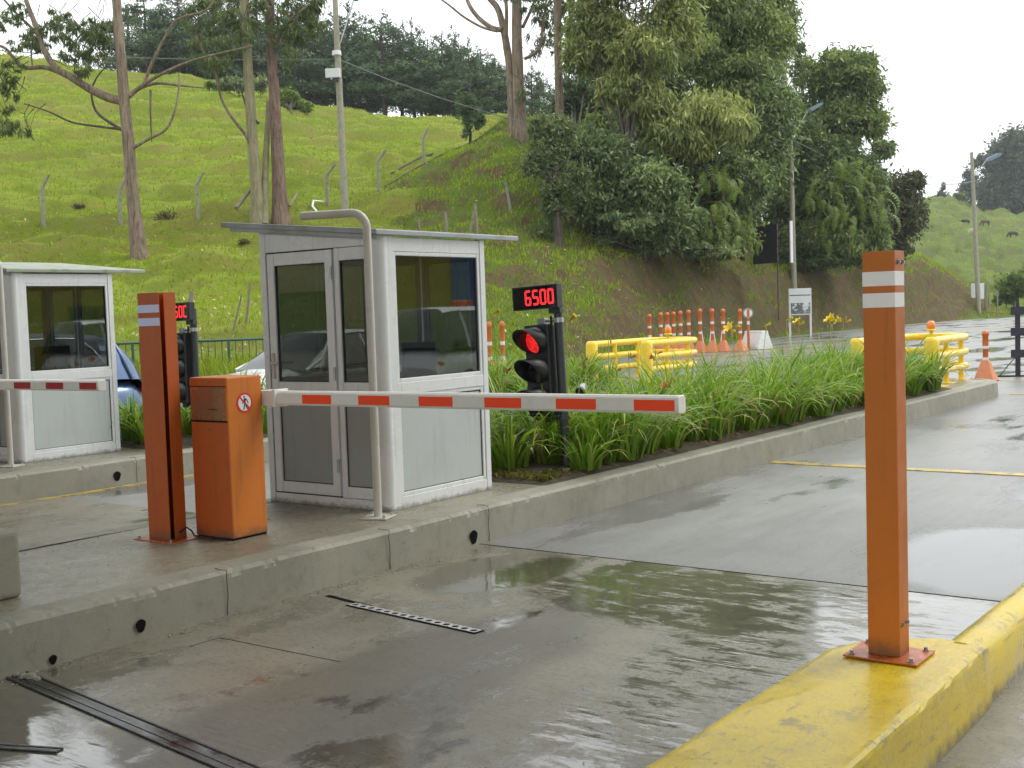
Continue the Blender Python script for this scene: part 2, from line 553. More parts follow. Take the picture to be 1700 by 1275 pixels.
def wet_asphalt():
    t = NT('wet_worn_asphalt')
    big = t.noise(0.25, 6, 0.65)
    mid = t.noise(2.0, 6, 0.7, t.mapv((2.0, 0.5, 1)))
    fine = t.noise(45, 6, 0.85)
    gr = t.noise(1.2, 6, 0.7, t.mapv((7, 0.6, 1)))
    c = t.mix(t.rng(big, 0.35, 0.65), (0.17, 0.17, 0.162), (0.245, 0.245, 0.232))
    c = t.mix(t.math('MULTIPLY', t.rng(gr, 0.5, 0.7), 0.4), c, (0.12, 0.12, 0.115))
    c = t.mix(t.math('MULTIPLY', t.rng(fine, 0.55, 0.7), 0.6), c, (0.30, 0.30, 0.285))
    c = t.mix(t.math('MULTIPLY', t.rng(t.noise(30, 5, .8), 0.52, 0.66), 0.6), c, (0.085, 0.085, 0.08))
    pud = t.rng(t.noise(0.35, 5, 0.6, t.mapv((1.6, 0.55, 1), (5, 2, 0))), 0.52, 0.62)
    pud = t.math('MAXIMUM', pud, blob(t, -1.6, 8.2, 1.5, 1.4, 0.3, 0.3, 0.8))
    c = t.mix(pud, c, t.mix(1.0, c, (0.6, 0.6, 0.6), 'MULTIPLY'))
    h = t.math('ADD', t.math('MULTIPLY', fine, 0.5), t.math('MULTIPLY', gr, 0.3))
    t.set(Base_Color=c, Roughness=t.math('ADD', t.rng(pud, 0, 1, 0.30, 0.05), t.math('MULTIPLY', t.rng(mid, 0.4, 0.7), 0.1)), Normal=t.bump(h, t.rng(pud, 0, 1, 0.4, 0.05), 0.012), IOR=1.5)
    return t.m


M['wet_concrete'] = wet_concrete()
M['asphalt'] = wet_asphalt()


def grass_ground(name, a, b, br, brown=0.5, sc1=0.35):
    t = NT(name)
    big = t.noise(0.07, 5, 0.6)
    mid = t.noise(sc1, 6, 0.7, t.mapv((.7, .7, 4.5)))
    fine = t.noise(3.5, 6, 0.75)
    vf = t.noise(16, 4, 0.8)
    c = t.mix(t.rng(mid, 0.3, 0.7), a, b)
    c = t.mix(t.math('MULTIPLY', t.rng(t.math('ADD', t.math('MULTIPLY', mid, 0.6), t.math('MULTIPLY', fine, 0.4)), 0.49, 0.62), brown), c, br)
    c = t.mix(t.math('MULTIPLY', t.rng(vf, 0.45, 0.75), 0.5), c, tuple(x * 0.45 for x in a))
    c = t.mix(t.math('MULTIPLY', t.rng(big, 0.4, 0.7), 0.35), c, tuple(x * 1.35 for x in b))
    h = t.math('ADD', t.math('MULTIPLY', fine, 1.0), t.math('MULTIPLY', vf, 0.5))
    t.set(Base_Color=c, Roughness=0.85, Normal=t.bump(h, 1.0, 0.3), Specular_IOR_Level=0.2)
    return t


def hill_grass(name, flat_a, flat_b, riser, brown, brown_amt, lo, hi):
    t = grass_ground(name, flat_a, flat_b, brown, brown_amt)
    base = t.b.inputs['Base Color'].links[0].from_socket
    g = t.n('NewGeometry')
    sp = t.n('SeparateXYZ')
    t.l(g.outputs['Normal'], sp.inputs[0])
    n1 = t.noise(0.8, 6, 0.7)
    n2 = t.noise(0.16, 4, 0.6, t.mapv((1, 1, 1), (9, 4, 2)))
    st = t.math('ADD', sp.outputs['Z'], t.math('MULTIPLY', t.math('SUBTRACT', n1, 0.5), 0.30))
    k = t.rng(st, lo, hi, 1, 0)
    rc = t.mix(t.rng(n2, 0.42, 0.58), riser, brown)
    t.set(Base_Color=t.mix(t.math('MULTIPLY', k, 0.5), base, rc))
    return t.m


M['grass'] = grass_ground('pasture_grass', (0.11, 0.165, 0.016), (0.19, 0.235, 0.028), (0.165, 0.12, 0.045), 1.0).m
M['far_grass'] = grass_ground('far_pasture_grass', (0.09, 0.15, 0.02), (0.15, 0.215, 0.03), (0.12, 0.10, 0.035), 0.8, 0.12).m


def bank_mat():
    t = grass_ground('earth_bank', (0.085, 0.15, 0.014), (0.155, 0.24, 0.022), (0.16, 0.10, 0.045), 0.55, 0.5)
    base = t.b.inputs['Base Color'].links[0].from_socket
    g = t.n('NewGeometry')
    sp = t.n('SeparateXYZ')
    t.l(g.outputs['True Normal'], sp.inputs[0])
    n1 = t.noise(0.5, 6, 0.7)
    n2 = t.noise(2.5, 6, 0.75, t.mapv((1, 1, 0.5)))
    soil = t.mix(t.rng(n2, 0.3, 0.7), (0.11, 0.08, 0.035), (0.21, 0.15, 0.07))
    soil = t.mix(t.math('MULTIPLY', t.rng(n1, 0.48, 0.62), 0.5), soil, (0.11, 0.15, 0.03))
    steep = t.math('ADD', sp.outputs['Z'], t.math('MULTIPLY', t.math('SUBTRACT', n1, 0.5), 0.55))
    t.set(Base_Color=t.mix(t.rng(steep, 0.68, 0.84, 1, 0), base, soil))
    return t.m


M['bank'] = bank_mat()
M['soil'] = concrete('bed_soil', (0.045, 0.033, 0.02), (0.075, 0.055, 0.03), (0.02, 0.016, 0.01), 0.9, 0.8, False, 0.1).m


def leaf_mat(name, dark, mid, light, rough=0.5, trans=0.25, dry=None):
    t = NT(name)
    a = t.n('Attribute')
    a.attribute_name = 'tint'
    c = t.ramp(a.outputs['Fac'], [(0.0, dark), (0.5, mid), (1.0, light)] if dry is None else [(0.0, dark), (0.5, mid), (0.93, light), (0.96, dry)])
    t.set(Base_Color=c, Roughness=rough, Specular_IOR_Level=0.35)
    tl = t.n('BsdfTranslucent')
    t.l(t.mix(1.0, c, (1.1, 1.25, 0.6), 'MULTIPLY'), tl.inputs['Color'])
    ms = t.n('MixShader')
    ms.inputs[0].default_value = trans
    t.l(t.b.outputs[0], ms.inputs[1])
    t.l(tl.outputs[0], ms.inputs[2])
    t.l(ms.outputs[0], t.out.inputs['Surface'])
    return t.m


L = {}
L['yellow'] = leaf_mat('leaf_yellow_green', (0.14, 0.175, 0.05), (0.30, 0.335, 0.10), (0.58, 0.55, 0.20))
L['olive'] = leaf_mat('leaf_olive', (0.10, 0.145, 0.05), (0.27, 0.34, 0.11), (0.52, 0.54, 0.20))
L['dark'] = leaf_mat('leaf_dark', (0.075, 0.115, 0.048), (0.20, 0.27, 0.10), (0.42, 0.48, 0.18))
L['pale'] = leaf_mat('leaf_pale_shrub', (0.091, 0.124, 0.046), (0.156, 0.208, 0.078), (0.338, 0.312, 0.182))
L['grey'] = leaf_mat('leaf_grey_green', (0.09, 0.125, 0.057), (0.24, 0.29, 0.12), (0.46, 0.50, 0.24))
L['red'] = leaf_mat('leaf_russet', (0.065, 0.08, 0.038), (0.13, 0.14, 0.06), (0.23, 0.21, 0.10))
L['pine'] = leaf_mat('leaf_pine', (0.056, 0.096, 0.048), (0.104, 0.168, 0.072), (0.176, 0.248, 0.104), 0.6, 0.1)
L['euc'] = leaf_mat('leaf_eucalyptus', (0.078, 0.111, 0.039), (0.143, 0.189, 0.065), (0.260, 0.286, 0.091))
L['fern'] = leaf_mat('leaf_fern', (0.08, 0.135, 0.025), (0.14, 0.21, 0.035), (0.24, 0.30, 0.06), 0.5, 0.35)
L['bright'] = leaf_mat('leaf_bright_bush', (0.08, 0.14, 0.02), (0.14, 0.21, 0.03), (0.27, 0.29, 0.05))
L['far'] = leaf_mat('leaf_far', (0.04, 0.06, 0.04), (0.07, 0.10, 0.06), (0.12, 0.15, 0.08))
L['lily'] = leaf_mat('leaf_daylily', (0.07, 0.145, 0.014), (0.15, 0.27, 0.024), (0.32, 0.40, 0.07), 0.36, 0.35, (0.36, 0.27, 0.12))
L['tuft'] = leaf_mat('leaf_pasture_tuft', (0.17, 0.17, 0.026), (0.24, 0.315, 0.022), (0.35, 0.41, 0.045), 0.6, 0.5)
M['petal_y'] = paint('yellow_petal', (0.80, 0.58, 0.03), 0.5, 0, 0.1, 20)
M['petal_o'] = paint('orange_petal', (0.75, 0.22, 0.04), 0.5, 0, 0.2, 20)
M['bud'] = paint('green_bud', (0.35, 0.36, 0.06), 0.5, 0, 0.2, 20)


def bark_mat(name, a, b, stripe=(0.2, 0.15, 0.11)):
    t = NT(name)
    st = t.noise(1.5, 7, 0.7, t.mapv((9, 9, 0.7)))
    mid = t.noise(2.0, 5, 0.6, t.mapv((2, 2, 0.6)))
    fine = t.noise(40, 4, 0.7, t.mapv((1, 1, 0.2)))
    c = t.mix(t.rng(mid, 0.35, 0.65), a, b)
    c = t.mix(t.rng(st, 0.45, 0.65), c, stripe)
    c = t.mix(t.math('MULTIPLY', t.rng(fine, 0.5, 0.7), 0.5), c, (0.04, 0.03, 0.025))
    t.set(Base_Color=c, Roughness=0.85, Normal=t.bump(t.math('ADD', st, t.math('MULTIPLY', fine, 0.4)), 0.8, 0.05))
    return t.m


M['bark'] = bark_mat('brown_bark', (0.17, 0.125, 0.085), (0.26, 0.20, 0.14), (0.085, 0.06, 0.045))
M['bark_red'] = bark_mat('red_shedding_bark', (0.15, 0.095, 0.07), (0.23, 0.165, 0.12), (0.09, 0.045, 0.035))
M['bark_green'] = bark_mat('green_smooth_bark', (0.22, 0.21, 0.10), (0.28, 0.25, 0.15), (0.17, 0.14, 0.09))
M['bark_dark'] = bark_mat('dark_bark', (0.06, 0.05, 0.04), (0.11, 0.09, 0.07), (0.03, 0.025, 0.02))

# ------------------------------------------------------------------ ground, lanes, road
def sheet(name, x0, x1, y0, y1, z, mat, kind='structure', nx=1, ny=1):
    b = MB()
    xs = np.linspace(x0, x1, nx + 1)
    ys = np.linspace(y0, y1, ny + 1)
    vs = [(x, y, z) for y in ys for x in xs]
    fs = [(j * (nx + 1) + i, j * (nx + 1) + i + 1, (j + 1) * (nx + 1) + i + 1, (j + 1) * (nx + 1) + i) for j in range(ny) for i in range(nx)]
    b.add(vs, fs)
    return tag(b.build(name, mat), kind=kind)


sheet('ground', -430, 430, -60, 430, -0.004, M['asphalt'])
sheet('concrete_lane_pavement', -18, 7, -16, 6.93, 0.0, M['wet_concrete'])
# dark open joint between concrete and asphalt, and slab joints
jb = MB()
jb.box(-5.45, -1.55, 6.93, 6.944, -0.02, 0.0015)
jb.box(-5.1, -4.2, 4.20, 4.204, -0.02, 0.0016)
jb.box(-5.104, -5.1, 4.0, 4.204, -0.02, 0.0012)
tag(jb.build('pavement_joints', M['black_in']), kind='structure')


def worn_yellow():
    t = NT('worn_yellow_line')
    n = t.noise(3.0, 7, 0.75)
    f = t.noise(50, 4, 0.8)
    k = t.math('ADD', t.math('MULTIPLY', n, 0.7), t.math('MULTIPLY', f, 0.3))
    c = t.mix(t.rng(k, 0.47, 0.58), (0.55, 0.38, 0.06), (0.13, 0.125, 0.11))
    t.set(Base_Color=c, Roughness=0.3, Normal=t.bump(f, 0.3, 0.01))
    return t.m


M['yline'] = worn_yellow()
lb = MB()
lb.box(-5.4, -1.75, 11.94, 12.10, -0.02, 0.004)
for y in (21.9, 23.1, 24.3):
    lb.box(-5.4, -0.5, y, y + 0.15, -0.02, 0.004)
lb.box(-7.0, -0.5, 25.4, 25.56, -0.02, 0.004)
for dx in (-10.84,):
    lb.box(dx, dx + 0.07, 5.2, 9.6, -0.02, 0.004)
# double centre lines of the road beyond, running with the road
for x in (-18.5, -18.1):
    lb.box(x, x + 0.12, 32, 130, -0.02, 0.004)
for x in (-9.2,):
    lb.box(x, x + 0.12, 44, 130, -0.02, 0.004)
tag(lb.build('yellow_road_lines', M['yline']), kind='structure')
wb = MB()
wb.box(-26.0, -25.88, 40, 125, -0.02, 0.004)
tag(wb.build('white_road_edge_line', paint('white_line', (0.42, 0.42, 0.40), 0.3, 0, 0.7, 2)), kind='structure')


# ------------------------------------------------------------------ terrain: lofts through surveyed profiles
TERR = []


def loft(name, cols, mat, amp=0.25, ns=0.35, npx=None, nk=8, xs_step=7.0, terr=0.0):
    xs = sorted(cols)
    K = len(cols[xs[0]])
    gx = np.arange(xs[0], xs[-1] + 0.1, xs_step)
    dep = np.array([[p[0] for p in cols[x]] for x in xs], float)
    pyy = np.array([[(py_of(x, p[0], p[1][0]) if isinstance(p[1], tuple) else p[1]) for p in cols[x]] for x in xs], float)
    D = np.stack([np.interp(gx, xs, dep[:, k]) for k in range(K)], 1)
    Y = np.stack([np.interp(gx, xs, pyy[:, k]) for k in range(K)], 1)
    ker = np.array([1, 2, 3, 4, 3, 2, 1.0])
    ker /= ker.sum()
    for A in (D, Y):
        for k in range(K):
            A[:, k] = np.convolve(np.pad(A[:, k], 3, 'edge'), ker, 'valid')
    ks = np.linspace(0, K - 1, (K - 1) * nk + 1)
    D2 = np.stack([np.interp(ks, np.arange(K), D[i]) for i in range(len(gx))])
    Y2 = np.stack([np.interp(ks, np.arange(K), Y[i]) for i in range(len(gx))])
    kk = np.array([1, 2, 1.0]) / 4
    for A in (D2, Y2):
        for i in range(len(gx)):
            A[i] = np.convolve(np.pad(A[i], 1, 'edge'), kk, 'valid')
    V = []
    for i, x in enumerate(gx):
        for j in range(len(ks)):
            V.append(at(x, Y2[i, j], D2[i, j]))
    nj = len(ks)
    for idx, v in enumerate(V):
        j = idx % nj
        fade = min(1.0, max(0.0, (j - nk * 0.8) / nk))
        h = (noise.fractal(v * ns, 0.8, 2.1, 4)) * amp
        if terr:
            q = Vector((v.x * 0.10, v.y * 0.10, v.z * 1.1))
            h += noise.noise(q) * terr + noise.noise(q * 2.7) * terr * 0.5
            q2 = Vector((v.x * 0.30, v.y * 0.30, v.z * 1.5 + 7))
            h += (0.5 - abs(noise.noise(q2))) * terr * 0.55 + noise.noise(Vector((v.x * 0.9, v.y * 0.9, v.z * 2.2))) * terr * 0.22
        v.z += h * fade
    Q = [(i * nj + j, (i + 1) * nj + j, (i + 1) * nj + j + 1, i * nj + j + 1) for i in range(len(gx) - 1) for j in range(nj - 1)]
    o = np_mesh(name, np.array([tuple(v) for v in V]), np.array(Q), mat, smooth=True)
    tag(o, kind='structure')
    TERR.append(BVHTree.FromPolygons([tuple(v) for v in V], Q))
    return o, V, Q


def hit(px, py):
    d = ray(px, py).normalized()
    best = None
    for b in TERR:
        r = b.ray_cast(Vector(CPOS), d)
        if r[0] is not None and (best is None or r[3] < best[1]):
            best = (r[0], r[3])
    if best is None:
        return gz(px, py) if d.z < 0 else at(px, py, 60)
    return best[0]


G0 = (-0.15,)
hillA = {
    -520: [(23, G0), (27, 590), (40, 480), (48, 385), (72, 250), (96, 130), (112, 70), (140, 100)],
    0:   [(27, G0), (31, 566), (41, 462), (48, 375), (72, 250), (96, 150), (112, 96), (140, 130)],
    200: [(27.3, G0), (31, 561), (41, 450), (48, 372), (72, 255), (96, 165), (112, 124), (140, 150)],
    400: [(27.5, G0), (31, 556), (41, 440), (49, 355), (72, 255), (95, 185), (112, 152), (140, 175)],
    470: [(27.5, G0), (31, 554), (42, 430), (51, 348), (74, 258), (95, 190), (112, 160), (140, 185)],
    560: [(27.8, G0), (31.5, 552), (44, 415), (54, 338), (75, 260), (95, 220), (110, 194), (140, 215)],
    700: [(30, G0), (35, 550), (47, 430), (58, 315), (74, 266), (95, 225), (108, 202), (140, 220)],
    800: [(33, G0), (39, 552), (52, 450), (64, 330), (78, 275), (95, 228), (108, 206), (140, 222)],
    960: [(40, G0), (46, 556), (60, 470), (74, 350), (86, 290), (98, 240), (110, 208), (140, 222)],
}
M['hill'] = hill_grass('hill_pasture', (0.20, 0.285, 0.014), (0.34, 0.42, 0.035), (0.14, 0.18, 0.018), (0.25, 0.195, 0.065), .6, 0.84, 0.97)
hill_o, hillV, hillQ = loft('grass_hill', hillA, M['hill'], 0.40, 0.3, nk=40, terr=0.8)
bankc = {
    600: [(30, G0), (34, 556), (40, 500), (46, 440), (53, 370), (57, 335), (70, 330), (95, 330)],
    700: [(31, G0), (35, 552), (40, 490), (46, 425), (53, 350), (57.5, 286), (70, 290), (95, 300)],
    780: [(32, G0), (36, 550), (41, 480), (46, 420), (53, 335), (59, 246), (66, 243), (95, 270)],
    850: [(33, G0), (37, 552), (42, 490), (46, 432), (53, 320), (59, 224), (65, 196), (95, 240)],
    930: [(36, G0), (39, 556), (44, 490), (47, 436), (50, 400), (58, 250), (66, 190), (95, 240)],
    1040: [(42, G0), (45, 562), (48, 505), (50, 450), (52, 412), (60, 330), (70, 260), (95, 270)],
    1160: [(49, G0), (52, 560), (54, 508), (57, 455), (59, 428), (66, 380), (76, 330), (95, 330)],
    1280: [(58, G0), (61, 556), (63.5, 505), (66, 458), (69.5, 443), (73, 425), (82, 390), (100, 380)],
    1430: [(71, G0), (74.5, 543), (77, 500), (79.5, 452), (83, 441), (87, 428), (95, 415), (110, 420)],
    1540: [(82, G0), (85.5, 536), (88, 495), (90.5, 455), (93, 438), (97, 432), (104, 432), (116, 440)],
    1600: [(89, G0), (92, 531), (94.5, 510), (97, 485), (99.5, 470), (103, 468), (108, 472), (118, 490)],
    1650: [(93, G0), (96, 526), (98.5, 521), (101, 517), (104, 515), (108, 515), (112, 517), (120, 522)],
    1700: [(95, G0), (98, 525), (101, 523.5), (104, 522), (107, 521), (110, 520), (114, 520), (120, 520)],
}
bank_o, bankV, bankQ = loft('earth_bank_slope', bankc, M['bank'], 0.45, 0.45, nk=12, terr=0.25)
farc = {
    1380: [(96, 560), (118, 520), (150, 470), (200, 420), (250, 370), (300, 335), (340, 330)],
    1500: [(100, 545), (118, 516), (150, 470), (200, 420), (250, 375), (300, 338), (340, 335)],
    1560: [(102, 535), (118, 513), (150, 470), (200, 420), (250, 372), (300, 340), (340, 338)],
    1640: [(104, 528), (116, 509), (150, 478), (200, 432), (250, 388), (300, 358), (340, 350)],
    1720: [(106, 524), (116, 506), (150, 482), (200, 445), (250, 405), (300, 370), (340, 362)],
    2300: [(106, 520), (116, 500), (150, 482), (200, 455), (250, 425), (300, 395), (340, 380)],
}
M['far_hill'] = hill_grass('far_hill_pasture', (0.10, 0.16, 0.022), (0.17, 0.23, 0.035), (0.075, 0.10, 0.022), (0.13, 0.10, 0.04), .6, 0.84, 0.98)
far_o, farV, farQ = loft('far_grass_hill', farc, M['far_hill'], 1.3, 0.12, nk=22, terr=2.0)


# pasture tufts: short blades over the slopes (nobody could count them)
def tufts(name, V, Q, n, size, mat, seed, pw=1.3, zmin=0.25, kill=None):
    rng = np.random.default_rng(seed)
    V = np.array([tuple(v) for v in V])
    Q = np.array(Q)
    a, b, c, d = (V[Q[:, i]] for i in range(4))
    ar = np.linalg.norm(np.cross(c - a, d - b), axis=1) / 2
    cen = (a + b + c + d) / 4
    dist = np.linalg.norm(cen - CPOS, axis=1)
    wgt = ar / dist ** pw
    nrm = np.cross(c - a, d - b)
    nrm /= np.linalg.norm(nrm, axis=1)[:, None] + 1e-9
    wgt = wgt * (cen[:, 2] > zmin)
    wgt = wgt * np.clip((np.abs(nrm[:, 2]) - 0.55) * 4, 0.02, 1)
    # patchy growth
    pat = np.array([.5 * noise.noise(Vector(p) * 0.25) + .9 * (.28 - abs(noise.noise(Vector((p[0] * .3, p[1] * .3, p[2] * 1.5 + 7))))) for p in cen])
    wgt = wgt * np.clip(0.6 + pat * 1.2, 0.1, 1.5)
    idx = rng.choice(len(Q), n, p=wgt / wgt.sum())
    u, v = rng.random(n)[:, None], rng.random(n)[:, None]
    P = (a[idx] * (1 - u) + b[idx] * u) * (1 - v) + (d[idx] * (1 - u) + c[idx] * u) * v
    s = size * (0.5 + rng.random(n)) * (dist[idx] / 45) ** 0.5
    ang = rng.random(n) * 2 * np.pi
    side = np.stack([np.cos(ang), np.sin(ang), np.zeros(n)], 1)
    lean = np.stack([rng.normal(0, .5, n), rng.normal(0, .5, n), np.ones(n) * 0.9], 1)
    lean /= np.linalg.norm(lean, axis=1)[:, None]
    wd = (0.10 + 0.1 * rng.random(n)) * s * 1.6
    v0 = P - side * wd[:, None] - np.array([0, 0, 0.05])
    v1 = P + side * wd[:, None] - np.array([0, 0, 0.05])
    v2 = P + lean * s[:, None] + side * (wd * 0.25)[:, None]
    v3 = P + lean * s[:, None] * 0.9 - side * (wd * 0.25)[:, None]
    VV = np.stack([v0, v1, v2, v3], 1).reshape(-1, 3)
    QQ = np.arange(4 * n).reshape(-1, 4)
    t = np.clip(0.45 + pat[idx] * 0.5 + rng.normal(0, .2, n), 0, 1)
    return tag(np_mesh(name, VV, QQ, mat, tint=t), kind='stuff')


tag(tufts('pasture_grass_tufts', hillV, hillQ, 230000, 0.095, L['tuft'], 1), 'short green pasture grass covering the hillside', kind='stuff')
tag(tufts('bank_grass_tufts', bankV, bankQ, 60000, 0.13, L['tuft'], 2, zmin=0.1), 'rough grass growing on the earth bank', kind='stuff')
tag(tufts('far_grass_tufts', farV, farQ, 40000, 0.14, L['tuft'], 3, pw=0.5, zmin=-5), 'grass on the far pasture with grazing cows', kind='stuff')


def litter(name, V, Q, n, seed):
    rng = np.random.default_rng(seed)
    V = np.array([tuple(v) for v in V])
    Q = np.array(Q)
    cen = V[Q].mean(1)
    dist = np.linalg.norm(cen - CPOS, axis=1)
    wgt = (dist < 62) * (cen[:, 2] > 0.4) / dist ** 2
    idx = rng.choice(len(Q), n, p=wgt / wgt.sum())
    P = V[Q[idx, 0]] + (V[Q[idx, 2]] - V[Q[idx, 0]]) * rng.random((n, 1)) + np.stack([np.zeros(n), np.zeros(n), 0.08 + 0.1 * rng.random(n)], 1)
    a = rng.normal(0, 1, (n, 3))
    a /= np.linalg.norm(a, axis=1)[:, None]
    b = np.cross(a, rng.normal(0, 1, (n, 3)))
    b /= np.linalg.norm(b, axis=1)[:, None]
    s = (0.035 + 0.05 * rng.random(n))[:, None]
    VV = np.stack([P - a * s, P + b * s * .4, P + a * s, P - b * s * .4], 1).reshape(-1, 3)
    mt = leaf_mat('fallen_leaf', (0.22, 0.14, 0.06), (0.40, 0.33, 0.15), (0.62, 0.58, 0.42))
    o = np_mesh(name, VV, np.arange(4 * n).reshape(-1, 4), mt, tint=rng.random(n))
    return tag(o, 'dry pale fallen leaves scattered over the grass slope', kind='stuff')


litter('fallen_leaves', hillV + bankV, list(hillQ) + [tuple(i + len(hillV) for i in q) for q in bankQ], 2600, 5)

# ------------------------------------------------------------------ canopy over the toll lanes (above and behind the camera; shades the near lanes)
cn = thing('toll_canopy', 'wide grey canopy roof standing over the toll lanes on columns', 'canopy', (0, 0, 0))
b = MB()
b.box(-46, 14, -3, 6.9, 5.3, 5.6)
b.build('roof', M['canopy'], cn)
b = MB()
for x in np.arange(-45.5, 13.8, 2.75):
    b.box(x, x + 0.16, -2.9, 6.8, 5.06, 5.298)
b.build('beam', M['canopy'], cn)
for x, y in ((-6.4, -2.5), (-12, -2.5), (-30, -2.5), (5.2, 2.0), (5.2, -2.5), (11, 2.0)):
    b = MB()
    b.box(x - .15, x + .15, y - .15, y + .15, 0, 5.058)
    b.build('column', M['canopy'], cn, 0.01)
of = thing('shading_block', 'low brown block added unseen behind the camera to shade the faces turned to it', 'building', (0, 0, 0))  # added out of view to cut the light coming from behind the camera
b = MB()
b.box(-46, -4, -9.5, -6.0, 0, 3.4)
b.build('wall', paint('brown_render', (.42, .37, .30), .8, 0, .3, .7), of)
for x in range(-44, -5, 4):  # dark panes dressing the added block
    b = MB()
    b.box(x - 1.1, x + 1.1, -6.0, -5.96, 1.0, 2.3)
    b.build('window', M['car_glass'], of)


# ------------------------------------------------------------------ traffic islands (concrete kerb, slab and planting bed)
ZI = 0.26


def island(name, xr, xl, y0, y1, bed0, bed1, holes=(), joints=(), seed=0):
    """right edge x=xr, left edge x=xl, from y0 to the rounded nose near y1"""
    step = 0.025
    pts = []
    n = int((y1 - y0) / step)
    for i in range(n): pts.append((xr, y0 + i * step))
    rad = (xr - xl) / 2
    cxm = (xr + xl) / 2
    for k in range(49):
        a = math.pi * k / 48
        # squarish nose
        ca, sa = math.cos(a), math.sin(a)
        pts.append((cxm + rad * math.copysign(abs(ca) ** 0.75, ca), y1 + 0.95 * abs(sa) ** 0.85))
    for i in range(n, -1, -1): pts.append((xl, y0 + i * step))
    N = len(pts)
    P = [Vector((x, y, 0)) for x, y in pts]
    nor = []
    for i in range(N):
        t = P[min(i + 1, N - 1)] - P[max(i - 1, 0)]
        nor.append(Vector((t.y, -t.x, 0)).normalized())
    V, Fs = [], []
    prof = [(0.012, -0.02), (0.006, 0.10), (0.0, 0.215), (0.0, 0.240), (-0.03, ZI), (-0.22, ZI + 0.004)]
    K = len(prof)
    for i in range(N):
        p = P[i]
        a = noise.noise(Vector((p.x * 2.0, p.y * 2.0, seed))) * 0.008
        ch = max(0.0, noise.fractal(Vector((p.x * 7, p.y * 7, seed + 3)), 0.6, 2.2, 5) - 0.27) * 0.035
        ch2 = abs(noise.noise(Vector((p.x * 30, p.y * 30, seed + 9)))) * 0.006
        for k, (o, z) in enumerate(prof):
            oo = o + a * (k < 4)
            zz = z + (noise.noise(Vector((p.x * 1.2, p.y * 1.2, 4))) * 0.006 if k > 1 else 0)
            if k == 3: oo -= ch + ch2; zz -= ch * 0.55
            if k == 4: oo -= ch * 0.9 + ch2; zz -= ch2
            v = p + nor[i] * oo
            V.append((v.x, v.y, zz))
    for i in range(N - 1):
        for k in range(K - 1):
            Fs.append((i * K + k, (i + 1) * K + k, (i + 1) * K + k + 1, i * K + k + 1))
    b = MB()
    b.add(V, Fs)
    root = tag(b.build(name, M['kerb']), kind='structure')
    # slab up to the bed, soil inside the bed
    b = MB()
    b.add([(xl + .19, y0, ZI + .001), (xr - .19, y0, ZI + .001), (xr - .19, bed0, ZI + .001), (xl + .19, bed0, ZI + .001)], [(0, 1, 2, 3)])
    b.add([(xl + .19, bed1, ZI + .001), (xr - .19, bed1, ZI + .001), (xr - .25, y1 + .75, ZI + .001), (xl + .25, y1 + .75, ZI + .001)], [(0, 1, 2, 3)])
    b.build('slab', M['slab'], root)
    b = MB()
    nx, ny = 14, int((bed1 - bed0) / 0.1)
    vs = []
    for j in range(ny + 1):
        for i in range(nx + 1):
            x = xl + .2 + (xr - xl - .4) * i / nx
            y = bed0 + (bed1 - bed0) * j / ny
            e = min(i, nx - i, j, ny - j)
            vs.append((x, y, ZI + 0.004 + min(e, 3) * 0.02 + abs(noise.fractal(Vector((x * 6, y * 6, seed)), .8, 2, 4)) * 0.03 * min(e, 1)))
    b.add(vs, [(j * (nx + 1) + i, j * (nx + 1) + i + 1, (j + 1) * (nx + 1) + i + 1, (j + 1) * (nx + 1) + i) for j in range(ny) for i in range(nx)], True)
    b.build('soil_bed', M['soil'], root)
    for y, z, r in holes:
        b = MB()
        ring = [(xr + .016, y + r * math.cos(a) * (1 + .15 * math.sin(3 * a)), z + r * 1.15 * math.sin(a)) for a in [k * math.pi / 7 for k in range(14)]]
        rin = [(xr - .05, p[1], p[2]) for p in ring]
        b.add(ring, [tuple(range(14))])
        b.build('drain_hole', M['black_in'], root)
    if joints:
        b = MB()
        for y in joints:
            pts2 = [(xr + .014 - (0.0 if k < 5 else .05 * (k - 5)), y + .018 * noise.noise(Vector((k * .9, y, 1))), min(0.005 + .052 * k, ZI + .008)) for k in range(8)]
            b.tube(pts2, 0.0022, 4)
        b.build('crack', M['black_in'], root)
    return root


island('near_island_kerb', -5.45, -7.37, -4.0, 21.15, 8.12, 19.45, ((6.86, 0.065, 0.045), (3.95, 0.08, 0.032), (3.42, 0.03, 0.022)), (4.55, 5.95, 7.05), 1)
island('far_island_kerb', -10.95, -12.87, -4.0, 21.6, 8.65, 19.9, ((7.75, 0.10, 0.045),), (6.0, 8.0, 10.2), 7)

# loose rubble at the near end of the kerb
rb = MB()
rng = random.Random(3)
for i in range(26):
    p = gz(rng.uniform(-10, 60), rng.uniform(1088, 1128))
    s = rng.uniform(.008, .03)
    rb.lathe([(0.0, -s * .5), (s, -s * .2), (s * .8, s * .5), (0, s * .7)], (p.x + rng.uniform(-.05, .05), p.y, s * .4), 6, smooth=False)
tag(rb.build('rubble', M['kerb']), 'grey crumbs of broken concrete at the foot of the kerb', kind='stuff')

